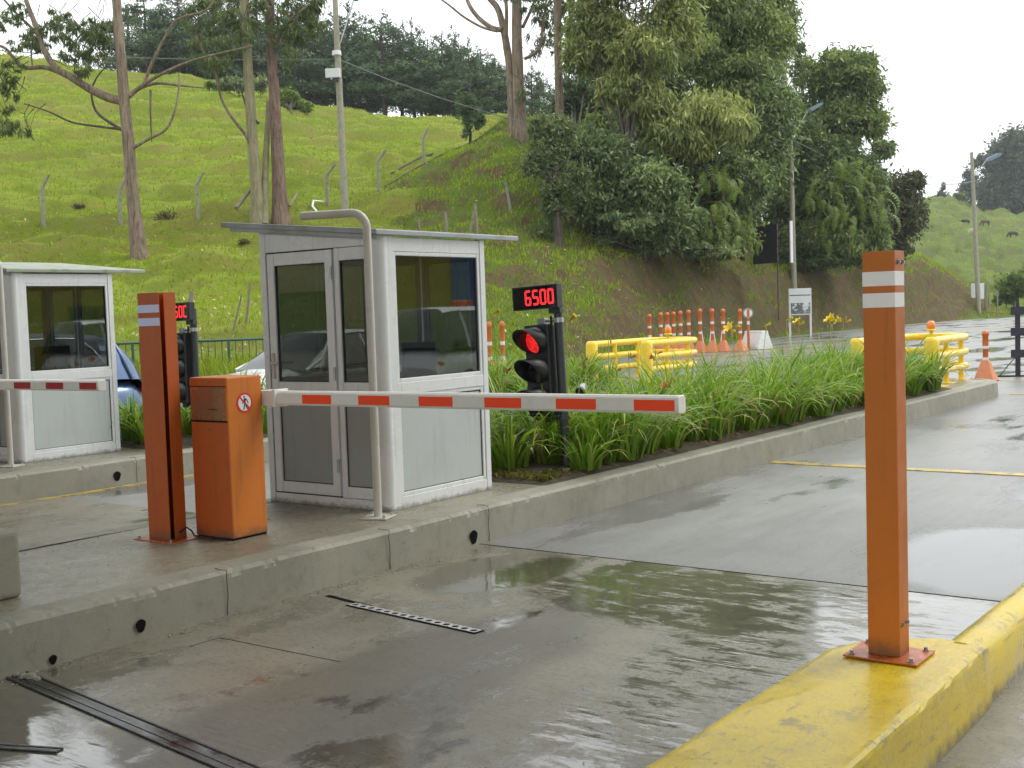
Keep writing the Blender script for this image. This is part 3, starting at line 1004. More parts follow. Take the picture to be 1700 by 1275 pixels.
# grit and small pale crumbs on the slab and the lane
gr_ = np.random.default_rng(17)
n = 420
gx0 = np.concatenate([gr_.uniform(-7.2, -5.7, 160), gr_.uniform(-5.35, -2.2, 260)])
gy0 = np.concatenate([gr_.uniform(3.7, 6.5, 160), gr_.uniform(2.8, 6.9, 260)])
gz0 = np.concatenate([np.full(160, ZI + .004), np.full(260, .003)])
near = gr_.random(n) < .8
gx0 = np.where(near & (gx0 > -5.4), -5.42 + np.abs(gr_.normal(0, .06, n)), gx0)
VV, QQ = [], []
for i in range(n):
    r_ = gr_.uniform(.002, .007)
    p = np.array([gx0[i], gy0[i], gz0[i]])
    q = [p + np.array([math.cos(a) * r_ * gr_.uniform(.6, 1.3), math.sin(a) * r_ * gr_.uniform(.6, 1.3), 0]) for a in (0, 1.57, 3.14, 4.71)]
    b0 = len(VV)
    top = p + np.array([0, 0, r_ * .8])
    VV += q + [top + (v - p) * .4 for v in q]
    QQ += [(b0 + 4, b0 + 5, b0 + 6, b0 + 7)] + [(b0 + k, b0 + (k + 1) % 4, b0 + 4 + (k + 1) % 4, b0 + 4 + k) for k in range(4)]
tag(np_mesh('grit', np.array(VV), np.array(QQ), leaf_mat('grit_specks', (.05, .045, .035), (.2, .18, .13), (.45, .42, .35), .8, 0.0), tint=np.repeat(gr_.random(n), 5)), 'fine grit and crumbs lying on the lane and along the kerb', kind='stuff')

# low concrete block standing on the island at the left edge of the photo
b = MB()
b.box(-7.1, -5.93, 2.35, 3.58, ZI, 0.63)
tag(b.build('concrete_block', M['kerb'], bevel=0.03, segs=3), 'grey concrete end block with rounded edges on the near island, beside the bollard', 'concrete block')

# mossy patch in front of the bed
b = MB()
vs, fs = [], []
rng = np.random.default_rng(12)
nq = 900
px_ = rng.uniform(-6.9, -5.72, nq)
py_ = 8.2 + np.abs(rng.normal(0, .22, nq))
VV, t = [], []
for x, y in zip(px_, py_):
    a = rng.uniform(0, 6.28)
    h = rng.uniform(.02, .06)
    dx, dy = math.cos(a) * .02, math.sin(a) * .02
    z = ZI + .02
    VV += [(x - dx, y - dy, z), (x + dx, y + dy, z), (x + dx * .6 + rng.normal(0, .02), y + dy + rng.normal(0, .02), z + h), (x - dx * .6 + rng.normal(0, .02), y, z + h)]
    t.append(rng.uniform(0.2, 1))
tag(np_mesh('moss_patch', np.array(VV), np.arange(4 * nq).reshape(-1, 4), leaf_mat('moss', (.07, .08, .015), (.16, .16, .035), (.26, .24, .07)), tint=t), 'low mossy growth on the soil beside the near booth', kind='stuff')

# ------------------------------------------------------------------ yellow kerb with the wide footing of the right bollard
b = MB()
# wide footing, its far end cut obliquely
def rough_prism(b, top, z, bot_out, subdiv=0.06, seed=0):
    """closed outline top (ccw) at height z, slightly worn edge, down to the ground"""
    pts = []
    for i in range(len(top)):
        p, q = Vector((*top[i], 0)), Vector((*top[(i + 1) % len(top)], 0))
        m_ = max(1, int((q - p).length / subdiv))
        for k in range(m_): pts.append(p.lerp(q, k / m_))
    N = len(pts)
    c = sum(pts, Vector()) / N
    V = []
    prof = [(bot_out, -0.02), (bot_out * .5, z * .5), (0.004, z - 0.026), (0.0, z - 0.012), (-0.012, z - 0.002), (-0.03, z)]
    for i, p in enumerate(pts):
        t = (pts[(i + 1) % N] - pts[i - 1]).normalized()
        nrm = Vector((t.y, -t.x, 0))
        w = noise.noise(p * 3 + Vector((0, 0, seed))) * .006 + noise.noise(p * 14) * .003
        ch = max(0, noise.fractal(p * 6 + Vector((0, 0, seed)), .7, 2.1, 3) - .25) * .03
        for k, (o, zz) in enumerate(prof):
            v = p + nrm * (o + w * (k > 0) - ch * (k in (3, 4)))
            V.append((v.x, v.y, zz + (noise.noise(p * 2.2) * .006 if k > 2 else 0)))
    K = len(prof)
    Fs = [(i * K + k, ((i + 1) % N) * K + k, ((i + 1) % N) * K + k + 1, i * K + k + 1) for i in range(N) for k in range(K - 1)]
    b.add(V, Fs, False)
    b.add([V[i * K + K - 1] for i in range(N)], [tuple(range(N))])


rough_prism(b, [(-1.355, -1.0), (-1.355, 5.12), (-1.56, 5.14), (-1.80, 4.98), (-1.90, 4.74), (-1.90, -1.0)], ZI, 0.02)
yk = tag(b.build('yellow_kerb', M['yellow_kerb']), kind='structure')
b = MB()
prof = [(-1.352, -.02), (-1.354, .12), (-1.36, .19), (-1.385, .235), (-1.43, .262), (-1.475, .262), (-1.525, .235), (-1.55, .19), (-1.565, .10), (-1.575, -.02)]
V = []
ys = np.arange(5.08, 20.5, 0.08)
for y in ys:
    for x, z in prof:
        V.append((x + noise.noise(Vector((x * 3, y * 2, 1))) * .006, y, z + noise.noise(Vector((x * 3, y * 1.5, 5))) * .006 * (z > .1)))
K = len(prof)
b.add(V, [(i * K + k, (i + 1) * K + k, (i + 1) * K + k + 1, i * K + k + 1) for i in range(len(ys) - 1) for k in range(K - 1)], True)
b.add(V[:K], [tuple(range(K))])
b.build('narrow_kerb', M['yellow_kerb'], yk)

# ------------------------------------------------------------------ toll booths
def make_booth(name, label, group):
    """front right corner (towards the camera lane) at the origin; x from -1.28 to 0, y from 0 to 1.24; z=0 is the island"""
    root = thing(name, label, 'toll booth', (0, 0, 0), 0, group)
    W, D = 1.28, 1.24
    H0, H1 = 2.03, 2.155            # top of the walls at the lane side / far side (roof falls to the lane)
    def topz(x): return H0 + (H1 - H0) * (-x / W)
    wa = M['white_alu']
    # floor
    b = MB()
    b.box(-W + .02, -.02, .02, D - .02, 0.005, .05)
    b.build('floor', M['gasket'], root)
    # corner posts
    for (x, y, rr) in ((-.055, .055, .055), (-W + .03, .03, .03), (-.03, D - .03, .03), (-W + .03, D - .03, .03)):
        b = MB()
        z1 = topz(x) - .005
        if rr > .05:
            b.tube([(x, y, .0), (x, y, z1)], rr, 20)
            b.box(x + .0, x + .053, y, y + .085, 0, z1)
            b.box(x - .085, x, y - .053, y, 0, z1)
        else:
            b.box(x - rr, x + rr, y - rr, y + rr, 0, z1)
        b.build('corner_post', wa, root, 0.004)
    # lane side (+X): sill rails, lower panel, window
    def side(xf, sgn, y0, y1):
        """wall in a plane of constant x, outer face at xf; sgn=+1 faces +X"""
        th = .05
        def bx(name, ya, yb, za, zb, inset, mat, bev=0.004, t=th):
            b = MB()
            xa, xb = xf - sgn * inset, xf - sgn * (inset + t)
            b.box(min(xa, xb), max(xa, xb), ya, yb, za, zb)
            return b.build(name, mat, root, bev)
        top = topz(xf if sgn > 0 else xf)
        bx('bottom_rail', y0, y1, .0, .095, .003, wa)
        bx('middle_rail', y0, y1, .855, .945, .003, wa)
        bx('header_panel', y0, y1, 1.915, top - .01, .006, wa)
        bx('lower_panel', y0 + .02, y1 - .02, .13, .82, .022, M['panel'], 0, .02)
        # frames
        b = MB()
        for (za, zb, y_in) in ((.095, .855, 0), (.945, 1.915, 0)):
            for ya, yb, z_a, z_b in ((y0, y0 + .032, za, zb), (y1 - .032, y1, za, zb)):
                xa, xb = xf - sgn * .008, xf - sgn * .05
                b.box(min(xa, xb), max(xa, xb), ya, yb, z_a, z_b)
            for z_a, z_b in ((za, za + .03), (zb - .03, zb)):
                xa, xb = xf - sgn * .0095, xf - sgn * .049
                b.box(min(xa, xb), max(xa, xb), y0 + .032, y1 - .032, z_a, z_b)
        b.build('window_frame', wa, root, 0.005)
        b = MB()
        for za, zb in ((.125, .825), (.975, 1.885)):
            xa, xb = xf - sgn * .030, xf - sgn * .034
            for ya, yb, z_a, z_b in ((y0 + .032, y0 + .040, za, zb), (y1 - .040, y1 - .032, za, zb), (y0 + .04, y1 - .04, za, za + .006), (y0 + .04, y1 - .04, zb - .008, zb)):
                xa2, xb2 = xf - sgn * .019, xf - sgn * .0215
                b.box(min(xa2, xb2), max(xa2, xb2), ya, yb, z_a, z_b)
        b.build('gasket', M['gasket'], root)
        b = MB()
        x = xf - sgn * .028
        b.add([(x, y0 + .034, .977), (x, y1 - .034, .977), (x, y1 - .034, 1.884), (x, y0 + .034, 1.884)], [(0, 1, 2, 3)])
        b.build('window_pane', M['glass'], root)
    side(0.0, 1, .14, D - .06)
    side(-W, -1, .06, D - .06)
    # door side (-Y) and back (+Y)
    def wall(yf, sgn, parts, door):
        def bx(name, xa, xb, za, zb, inset, mat, par=root, bev=0.004, t=.045):
            b = MB()
            ya, yb = yf - sgn * inset, yf - sgn * (inset + t)
            b.box(xa, xb, min(ya, yb), max(ya, yb), za, zb)
            return b.build(name, mat, par, bev)
        b = MB()
        ya, yb = yf - sgn * .004, yf - sgn * .05
        b.prism([(-W + .06, 1.965), (-.11, 1.965), (-.11, topz(-.11) - .01), (-W + .06, topz(-W + .06) - .01)], min(ya, yb), max(ya, yb))
        b.build('header_panel', wa, root, 0.003)
        bx('bottom_rail', -W + .06, -.11, 0, .075, .004, wa)
        for x0, x1, isd in parts:
            par = root
            if isd:
                par = bpy.data.objects.new('door', None)
                COL.objects.link(par)
                par.parent = root
            f = .075 if isd else .05
            io = .0 if isd else .008
            b = MB()
            ya, yb = yf - sgn * io, yf - sgn * (io + .045)
            lo, hi = (.085, 1.955) if isd else (.078, 1.962)
            b.box(x0, x0 + f, min(ya, yb), max(ya, yb), lo, hi)
            b.box(x1 - f, x1, min(ya, yb), max(ya, yb), lo, hi)
            ya, yb = yf - sgn * (io + .0025), yf - sgn * (io + .0425)
            for za, zb in ((lo, lo + .085), (.865, .955), (hi - .095, hi)):
                b.box(x0 + f, x1 - f, min(ya, yb), max(ya, yb), za, zb)
            b.build('frame', wa, par, 0.006)
            # gasket lines and beading
            b = MB()
            ya, yb = yf - sgn * (io + .014), yf - sgn * (io + .018)
            for za, zb in ((lo + .085, .865), (.955, hi - .095)):
                for xa, xb, z_a, z_b in ((x0 + f, x0 + f + .007, za, zb), (x1 - f - .007, x1 - f, za, zb), (x0 + f + .007, x1 - f - .007, za, za + .007), (x0 + f + .007, x1 - f - .007, zb - .007, zb)):
                    b.box(xa, xb, min(ya, yb), max(ya, yb), z_a, z_b)
            b.build('gasket', M['gasket'], par)
            bx('lower_panel', x0 + f, x1 - f, lo + .085, .865, io + .02, M['door_panel'], par, 0, .015)
            b = MB()
            y = yf - sgn * (io + .024)
            b.add([(x0 + f, y, .955), (x1 - f, y, .955), (x1 - f, y, hi - .095), (x0 + f, y, hi - .095)], [(0, 1, 2, 3)])
            b.build('window_pane', M['glass'], par)
            if isd:
                b = MB()
                y = yf - sgn * (io - .006)
                b.box(x0 + .022, x0 + .052, y - .008, y + .006, .98, 1.18)
                b.tube([(x0 + .037, y, 1.10), (x0 + .037, y + sgn * .045, 1.10), (x0 + .13, y + sgn * .045, 1.10)], .009, 8)
                b.build('handle', M['pipe'], par, 0.002)
                for z in (.32, 1.02, 1.78):
                    b = MB()
                    b.tube([(x1 - .004, y + sgn * .002, z - .05), (x1 - .004, y + sgn * .002, z + .05)], .010, 8)
                    b.build('hinge', M['steel'], par)
                b = MB()
                ya, yb = yf - sgn * .012, yf - sgn * .05
                b.box(x0 - .012, x0 - .002, min(ya, yb), max(ya, yb), .078, 1.96)
                b.box(x0 - .002, x1 + .002, min(ya, yb), max(ya, yb), 1.956, 1.963)
                b.box(x0 - .002, x1 + .002, min(ya, yb), max(ya, yb), .0765, .084)
                b.build('seal', M['gasket'], par)
    wall(0.0, -1, ((-W + .075, -.50, True), (-.485, -.115, False)), True)
    wall(D, 1, ((-W + .07, -W / 2 - .01, False), (-W / 2 + .01, -.07, False)), False)
    # roof slab, sloping down to the lane
    b = MB()
    xa, xb, ya, yb = -W - .36, .035, -.075, D + .43
    def rz(x): return H0 + .002 + (H1 - H0) * (-x / W)
    th = .042
    vs = [(xa, ya, rz(xa)), (xb, ya, rz(xb)), (xb, yb, rz(xb)), (xa, yb, rz(xa))]
    vs2 = [(x, y, z + th) for x, y, z in vs]
    b.add(vs + vs2, [(0, 1, 2, 3), (7, 6, 5, 4), (0, 4, 5, 1), (1, 5, 6, 2), (2, 6, 7, 3), (3, 7, 4, 0)])
    b.build('roof', M['roof_metal'], root, 0.008)
    b = MB()
    vs = [(xa + .08, ya + .03, rz(xa + .08) - .03), (xb - .03, ya + .03, rz(xb - .03) - .03), (xb - .03, ya + .05, rz(xb - .03) - .03), (xa + .08, ya + .05, rz(xa + .08) - .03)]
    vs2 = [(x, y, z + .0275) for x, y, z in vs]
    b.add(vs + vs2, [(0, 1, 2, 3), (7, 6, 5, 4), (0, 4, 5, 1), (1, 5, 6, 2), (2, 6, 7, 3), (3, 7, 4, 0)])
    b.build('fascia', M['roof_metal'], root)
    # counter inside
    b = MB()
    b.box(-.42, -.06, .14, D - .06, .78, .81)
    b.build('counter', M['gasket'], root, .004)
    return root


BG = 'white toll booths on the lane islands'
booth = make_booth('toll_booth', 'white aluminium toll booth with tinted windows behind the orange barrier cabinet', BG)
booth.location = (-5.945, 6.53, ZI)
booth2 = copy_tree(booth)
booth2.location = (-11.77, 7.17, ZI)
booth2['label'] = 'white toll booth with mossy roof at the left edge, beside the blue car'

for ch in kids(booth2):
    if ch.name.startswith('roof'):
        ch.data = ch.data.copy()
        ch.data.materials[0] = paint('mossy_roof_sheet', (.30, .33, .27), .5, .1, .8, 5, 0, .1, (.13, .17, .07))
        ch['label'] = 'roof sheet greened with moss'


def monitor(name, label, loc, rz):
    t = thing(name, label, 'monitor', loc, rz)
    b = MB()
    b.box(-.12, .12, -.09, .09, 0, .018)
    b.box(-.03, .03, -.01, .02, .018, .14)
    b.build('stand', M['black'], t, .004)
    b = MB()
    b.box(-.19, .19, -.03, .01, .12, .42)
    b.build('screen_case', M['black'], t, .008)
    b = MB()
    b.box(-.05, .05, .03, .09, .02, .30)
    b.build('receipt_printer', paint('blue_plastic_case', (.03, .05, .16), .4), t, .006)
    return t


monitor('cash_desk_monitor', 'dark desk monitor on the counter inside the left toll booth', (-12.0, 7.75, ZI + .812), R(70))
monitor('cash_desk_monitor', 'dark desk monitor on the counter inside the booth behind the orange cabinet', (-6.2, 7.2, ZI + .812), R(90))

# bent guard pipes beside the booths
def guard_pipe(label, loc):
    t = thing('guard_pipe', label, 'guard pipe', loc, 0, 'cream bent pipes in front of the booths')
    b = MB()
    path = [(0, 0, .01), (0, 0, 1.2), (0, 0, 2.065)]
    dx, dy = -.45, -.19
    ln = math.hypot(dx, dy)
    ux, uy = dx / ln, dy / ln
    for k in range(1, 9):
        a = math.pi / 2 * k / 8
        path.append((ux * .11 * (1 - math.cos(a)), uy * .11 * (1 - math.cos(a)), 2.065 + .11 * math.sin(a)))
    path.append((dx, dy, 2.172))
    b.tube(path, .0295, 16)
    b.build('pipe', M['pipe'], t)
    b = MB()
    b.box(-.10, .10, -.10, .10, 0, .012, Matrix.Rotation(R(20), 4, 'Z'))
    b.build('base_plate', M['pipe'], t, .003)
    for sx in (-1, 1):
        for sy in (-1, 1):
            b = MB()
            v = Matrix.Rotation(R(20), 4, 'Z') @ Vector((sx * .075, sy * .075, 0))
            b.tube([(v.x, v.y, .012), (v.x, v.y, .032)], .010, 6, smooth=False)
            b.build('bolt', M['steel'], t)
    return t


gp = guard_pipe('cream pipe bent over at the top, at the corner of the booth behind the barrier', (-5.865, 6.31, ZI + .002))
g2 = copy_tree(gp)
g2.location = (-11.66, 6.98, ZI + .002)
g2['label'] = 'cream guard pipe at the far left edge in front of the left booth'

# ------------------------------------------------------------------ barrier gates
def no_entry_disc(par, x, y, z, r=.062):
    """round prohibition sign in the plane of constant x: red ring, white field, walking figure, slash"""
    def disc(rad, dx, n=40):
        return [(x + dx, y + rad * math.cos(2 * math.pi * k / n), z + rad * math.sin(2 * math.pi * k / n)) for k in range(n)]
    b = MB()
    for dx0, dx1, rad in ((0, .0015, r),):
        a0, a1 = disc(rad, dx0), disc(rad, dx1)
        b.add(a1, [tuple(range(40))])
        b.add(a0 + a1, [(k, (k + 1) % 40, 40 + (k + 1) % 40, 40 + k) for k in range(40)])
    red = paint('sign_red', (.62, .03, .025), .35, 0, .05)
    white = paint('sign_field', (.75, .77, .78), .35, 0, .05)
    blk = paint('sign_black', (.012, .012, .014), .4, 0, 0)
    sg = b.build('prohibition_sign', red, par)
    b = MB()
    b.add(disc(r * .79, .0022), [tuple(range(40))])
    b.build('sign_field', white, sg)
    b = MB()
    S = r / 62.0
    def poly(pts): b.add([(x + .0030, y + p[0] * S, z + p[1] * S) for p in pts], [tuple(range(len(pts)))])
    poly([(-4 + 6.5 * math.cos(a), 36 + 6.5 * math.sin(a)) for a in [k * math.pi / 7 for k in range(14)]])     # head
    poly([(-5, 28), (6, 27), (9, 20), (7, -2), (-4, -2), (-7, 12)])                                            # torso
    poly([(5, 27), (10, 27), (25, 10), (29, -4), (23, -5), (19, 8), (8, 19)])                                  # arm forward
    poly([(-6, 24), (-9, 14), (-16, 4), (-24, 0), (-22, -5), (-12, 0), (-4, 12)])                              # arm back
    poly([(-4, -2), (3, -2), (1, -20), (-7, -42), (-15, -42), (-8, -22)])                                      # leg
    poly([(2, -2), (8, -2), (14, -20), (25, -40), (19, -43), (8, -24)])                                        # other leg
    b.build('walking_figure', blk, sg)
    b = MB()
    c45 = math.cos(R(45))
    w, l = r * .085, r * .86
    b.add([(x + .0040, y + (-l * c45 - w * c45), z + (l * c45 - w * c45)), (x + .0040, y + (-l * c45 + w * c45), z + (l * c45 + w * c45)),
           (x + .0040, y + (l * c45 + w * c45), z + (-l * c45 + w * c45)), (x + .0040, y + (l * c45 - w * c45), z + (-l * c45 - w * c45))], [(0, 1, 2, 3)])
    b.build('red_slash', red, sg)


def barrier_gate(name, label, loc, tape, cabinet=True):
    t = thing(name, label, 'barrier gate', loc, 0, 'toll lane barrier gates')
    w, d, h = .37, .30, 1.075
    b = MB()
    # cabinet body, edges chamfered on the far vertical corner and top
    b.box(-w, 0, 0, d, 0.012, h)
    b.build('cabinet', M['orange'], t, .009, 3)
    b = MB()
    b.box(-w + .006, -.006, .006, d - .006, 0, .0115)
    b.build('plinth', M['black_in'], t)
    # front (-Y) door, seams and brushed plate
    b = MB()
    b.box(-w + .004, -.005, -.0035, .0, .02, .778)
    dr = b.build('door', M['orange_shaded'], t, .001)
    b = MB()
    b.tube([(-.19, -.0035, .735), (-.19, -.010, .735)], .009, 12)
    b.build('lock', M['steel'], dr)
    b = MB()
    b.box(-w + .006, -.022, -.0028, .0, .792, 1.012)
    b.build('brushed_plate', M['steel_label'], t)
    b = MB()
    b.box(-.19, -.10, -.0034, -.0029, .862, .868)
    b.build('plate_mark', M['black_in'], t)
    b = MB()
    b.box(-w + .003, -.004, -.0035, .0, 1.018, h - .010)
    hd = b.build('top_flap', M['orange_shaded'], t, .001)
    b = MB()
    b.tube([(-.19, -.0035, 1.045), (-.19, -.009, 1.045)], .008, 10)
    b.build('lock', M['steel'], hd)
    b = MB()
    b.box(-w + .003, -.004, -.0012, 0, .779, .791)
    b.box(-w + .003, -.004, -.0012, 0, 1.0125, 1.0175)
    b.build('seam', M['black_in'], t)
    no_entry_disc(t, .0005, .145, .90, .068)
    # arm: bracket on the lane side of the far face, then the boom
    zc = .918
    b = MB()
    b.box(-.05, .088, d + .008, d + .125, zc - .052, zc + .052)
    b.tube([(-.1, d - .01, zc), (-.1, d + .02, zc)], .06, 16)
    b.box(.09, .118, d + .002, d + .131, zc - .060, zc + .060)
    b.build('arm_holder', M['boom_white'], t, .006)
    # boom: rounded oblong section
    y0, y1, z0, z1 = d + .024, d + .108, zc - .047, zc + .047
    sec = [(y0, zc - .034), (y0, zc + .026), (y0 + .006, zc + .036), (y0 + .02, z1), (y1 - .012, z1), (y1, z1 - .012), (y1, z0 + .012), (y1 - .012, z0), (y0 + .012, z0)]
    b = MB()
    xe = 3.122
    n = len(sec)
    V = [(x, y, z) for x in (.119, xe) for y, z in sec]
    b.add(V, [(k, (k + 1) % n, n + (k + 1) % n, n + k) for k in range(n)])
    b.add(V[:n], [tuple(range(n))])
    b.add(V[n:], [tuple(range(n))])
    bm_ = b.build('boom', M['boom_white'], t)
    bm_.rotation_euler = (0, -.004, 0)
    b = MB()
    cap = [(y * 1.0, z) for y, z in sec]
    V = [(x, (y - (y0 + y1) / 2) * s + (y0 + y1) / 2, (z - zc) * s + zc) for x, s in ((xe, 1.02), (xe + .010, 1.02), (xe + .016, .93)) for y, z in cap]
    b.add(V, [(i * n + k, i * n + (k + 1) % n, (i + 1) * n + (k + 1) % n, (i + 1) * n + k) for i in range(2) for k in range(n)], True)
    b.add(V[2 * n:], [tuple(range(n))])
    b.build('end_cap', M['boom_white'], bm_)
    for i in range(6):
        xa = .362 + i * .502
        b = MB()
        b.box(xa, min(xa + .264, xe - .006), y0 - .0012, y0 - .0002, zc - .033, zc + .0255)
        b.build('red_stripe', tape, bm_)
    return t


gate = barrier_gate('barrier_gate', 'orange barrier cabinet with a lowered red and white boom across the wet lane', (-6.135, 5.21, ZI), M['red_tape'])
gate2 = barrier_gate('barrier_gate', 'darker red and white boom reaching in from the left edge before the left booth', (-12.02, 5.83, ZI), M['dark_red_tape'])

# ------------------------------------------------------------------ orange channel bollards
def bollard(label, loc, rz, band, openside, mat, open_dir):
    """channel of folded sheet, w x d in plan; front face at y=0, x from -w to 0"""
    t = thing('reflective_bollard', label, 'bollard', loc, rz, 'orange steel bollards with two reflective bands')
    w, d, h, th = .222, .135, 1.645, .006
    if not openside: w, d, h = .128, .118, 1.63
    b = MB()
    b.box(-w, 0, 0, th, .008, h)                      # front
    if openside:
        b.box(-w, -w + th, th, d, .008, h)            # left flange
        b.box(-w + th, -th, d - th, d, .008, h)       # back
        b.box(-th, 0, .040, d, .008, h)               # right side, open in a slot next to the front
    else:
        b.box(-th, 0, th, d, .008, h)
        b.box(-w, -w + th, th, d, .008, h)
        b.box(-w + th, -th, th, d, h - th, h)
    b.build('channel', mat, t, .002)
    pw = .09
    b = MB()
    b.box(-w - pw * .9, pw, -pw * .75, d + pw * .55, 0, .008)
    b.build('base_plate', M['orange_plate'], t, .002)
    for x, y in ((-w - pw * .6, -pw * .45), (pw * .65, -pw * .45), (pw * .65, d + pw * .3), (-w - pw * .6, d + pw * .3)):
        b = MB()
        b.tube([(x, y, .008), (x, y, .013)], .0125, 10)
        b.tube([(x, y, .013), (x, y, .024)], .0085, 6, smooth=False)
        b.build('anchor_bolt', M['steel'], t)
    for z in ((1.407, 1.492) if not openside else (1.427, 1.514)):
        b = MB()
        hh = .057 if not openside else .052
        if openside:
            b.box(-w - .0006, .0006, -.0012, -.0004, z, z + hh)
        else:
            b.box(-w - .001, .0012, -.0012, -.0003, z, z + hh)
            b.box(.0003, .0012, -.0003, d - .008, z, z + hh)
        b.build('reflective_band', band, t)
    if not openside:
        for z in (.135, 1.585):
            for y in (.035, .085):
                b = MB()
                b.tube([(0, y, z), (.006, y, z)], .0095, 10)
                b.tube([(.006, y, z), (.012, y, z)], .0065, 6, smooth=False)
                b.build('side_bolt', M['steel'], t)
    else:
        b = MB()
        b.tube([(-.05, .06, .03), (.0, .08, .05), (.045, .10, .085), (.07, .12, .06), (.06, .15, .02), (.1, .17, .015), (.25, .20, .012), (.36, .22, .012)], .006, 6)
        b.build('cable', M['cable'], t)
    return t


bollard('dull orange open channel bollard with two bluish white bands beside the barrier cabinet', (-6.515, 5.0, ZI), 0, M['retro_blue'], True, M['orange_shaded'], 1)
bollard('bright orange square bollard with two glaring white bands on the yellow kerb', (-1.587, 4.715, ZI + .004), 0, M['retro'], False, M['orange'], 1)

# ------------------------------------------------------------------ lane signal with price display
SEG = {'6': 'afgedc', '5': 'afgcd', '0': 'abcdef', 'C': 'adef'}


def digits(par, text, x0, z0, w, h, pitch, y):
    """seven segment digits made of small lit dots, in the plane y"""
    for i, ch in enumerate(text):
        b = MB()
        xo = x0 + i * pitch
        L_ = {'a': ((0, h), (w, h)), 'b': ((w, h), (w, h / 2)), 'c': ((w, h / 2), (w, 0)), 'd': ((0, 0), (w, 0)), 'e': ((0, 0), (0, h / 2)), 'f': ((0, h / 2), (0, h)), 'g': ((0, h / 2), (w, h / 2))}
        for sname in SEG[ch]:
            (xa, za), (xb, zb) = L_[sname]
            for k in range(5):
                f = (k + .5) / 5
                for o in (-.0055, .0055):
                    px, pz = xa + (xb - xa) * f, za + (zb - za) * f
                    if za == zb: pz += o
                    else: px += o
                    r = .0042
                    b.add([(xo + px + r * math.cos(a), y, z0 + pz + r * math.sin(a)) for a in [q * math.pi / 3 for q in range(6)]], [tuple(range(6))])
        b.build('digit', M['led'], par)


def lane_signal(label, loc, text, lean):
    t = thing('lane_signal', label, 'traffic signal', loc, 0, 'lane signals with red price displays')
    t.rotation_euler = lean
    b = MB()
    b.tube([(0, 0, 0), (0, 0, 1.60)], .040, 18)
    b.build('pole', M['dark_metal'], t)
    b = MB()
    b.box(-.07, .07, -.07, .07, 0, .008)
    b.build('base_plate', M['dark_metal'], t)
    # display box
    db = MB()
    x0, x1, z0, z1 = -.40, .085, 1.465, 1.675
    db.box(x0, x1, -.125, -.042, z0, z1)
    dsp = db.build('price_display', M['black'], t, .005)
    b = MB()
    b.box(x0 + .012, x1 - .012, -.1275, -.1255, z0 + .012, z1 - .012)
    b.build('display_window', paint('display_acrylic', (.008, .008, .009), .12, 0, 0), dsp)
    digits(dsp, text, x0 + .150, z0 + .045, .050, .118, .081, -.1285)
    b = MB()
    b.box(-.06, .06, -.06, .0, 1.42, 1.464)
    b.build('display_bracket', M['dark_metal'], dsp, .003)
    # signal head on the left of the pole
    hx0, hx1, hz0, hz1 = -.31, -.055, .515, 1.33
    b = MB()
    b.box(hx0, hx1, -.10, .03, hz0, hz1)
    head = b.build('signal_head', M['black'], t, .012, 3)
    for z in (hz0 - .055, hz1 + .0):
        b = MB()
        b.box(-.19, -.11, -.06, .0, z, z + .055)
        b.tube([(-.14, -.03, z + .028), (0, -.0, z + .028)], .012, 8)
        b.tube([(0, 0, z + .008), (0, 0, z + .05)], .047, 18)
        b.build('bracket', M['steel'] if z > 1 else M['dark_metal'], head, .003)
    b = MB()
    b.box(-.055, -.045, -.05, -.03, .45, 1.40)
    b.build('conduit', M['dark_metal'], t)
    for i, z in enumerate((1.19, .925, .66)):
        cx_, r = (hx0 + hx1) / 2, .118
        b = MB()
        n = 24
        b.add([(cx_ + (r - .008) * math.cos(2 * math.pi * k / n), -.104, z + (r - .008) * math.sin(2 * math.pi * k / n)) for k in range(n)], [tuple(range(n))])
        b.build('lens', M['red_lens'] if i == 0 else paint('unlit_lens', (.02, .02, .02), .2, 0, 0), head)
        # cut-away tunnel visor, longest on top
        b = MB()
        V = []
        m_ = 33
        for k in range(m_):
            a = math.pi * (1.5 - 2 * k / (m_ - 1)) - math.pi     # round from bottom to bottom
            a = -math.pi / 2 + 2 * math.pi * k / (m_ - 1)
            s = (1 + math.sin(a)) / 2
            ln = .03 + .235 * s ** .75
            drop = .0
            for rr, yy, zz in ((r, -.09, 0), (r, -.10 - ln, -.018 * s), (r - .005, -.10 - ln, -.018 * s), (r - .005, -.09, 0)):
                V.append((cx_ + rr * math.cos(a), yy, z + rr * math.sin(a) + zz))
        fs = [(k * 4 + q, (k + 1) * 4 + q, (k + 1) * 4 + (q + 1) % 4, k * 4 + (q + 1) % 4) for k in range(m_ - 1) for q in range(3)]
        b.add(V, fs, True)
        b.build('visor', M['black'], head)
    return t


lane_signal('black lane signal with a lit red lamp and a 6500 display, among the lilies', (-5.92, 8.84, ZI), '6500', (R(-1.0), R(-2.6), 0))
lane_signal('black lane signal half hidden behind the left orange bollard, showing red digits', (-11.17, 9.04, ZI), '650C', (R(-1.0), R(-1.0), 0))

# small bullet camera on a stub post
t = thing('lane_camera', 'small grey and black bullet camera just above the barrier boom', 'camera', (-6.40, 9.85, ZI + .07), R(18))
b = MB()
b.tube([(0, 0, -.07), (0, 0, .53)], .018, 10)
b.build('post', M['dark_metal'], t)
b = MB()
b.tube([(0, .08, .61), (0, -.05, .585)], .045, 16)
b.build('housing', paint('grey_camera_case', (.35, .36, .37), .35), t)
b = MB()
b.tube([(0, -.045, .586), (0, -.085, .579)], [.046, .040], 16)
b.tube([(0, -.0852, .579), (0, -.088, .5785)], .026, 14)
b.build('lens_hood', M['black'], t)
b = MB()
b.box(-.03, .03, -.02, .05, .53, .556)
b.build('bracket', M['black'], t, .004)

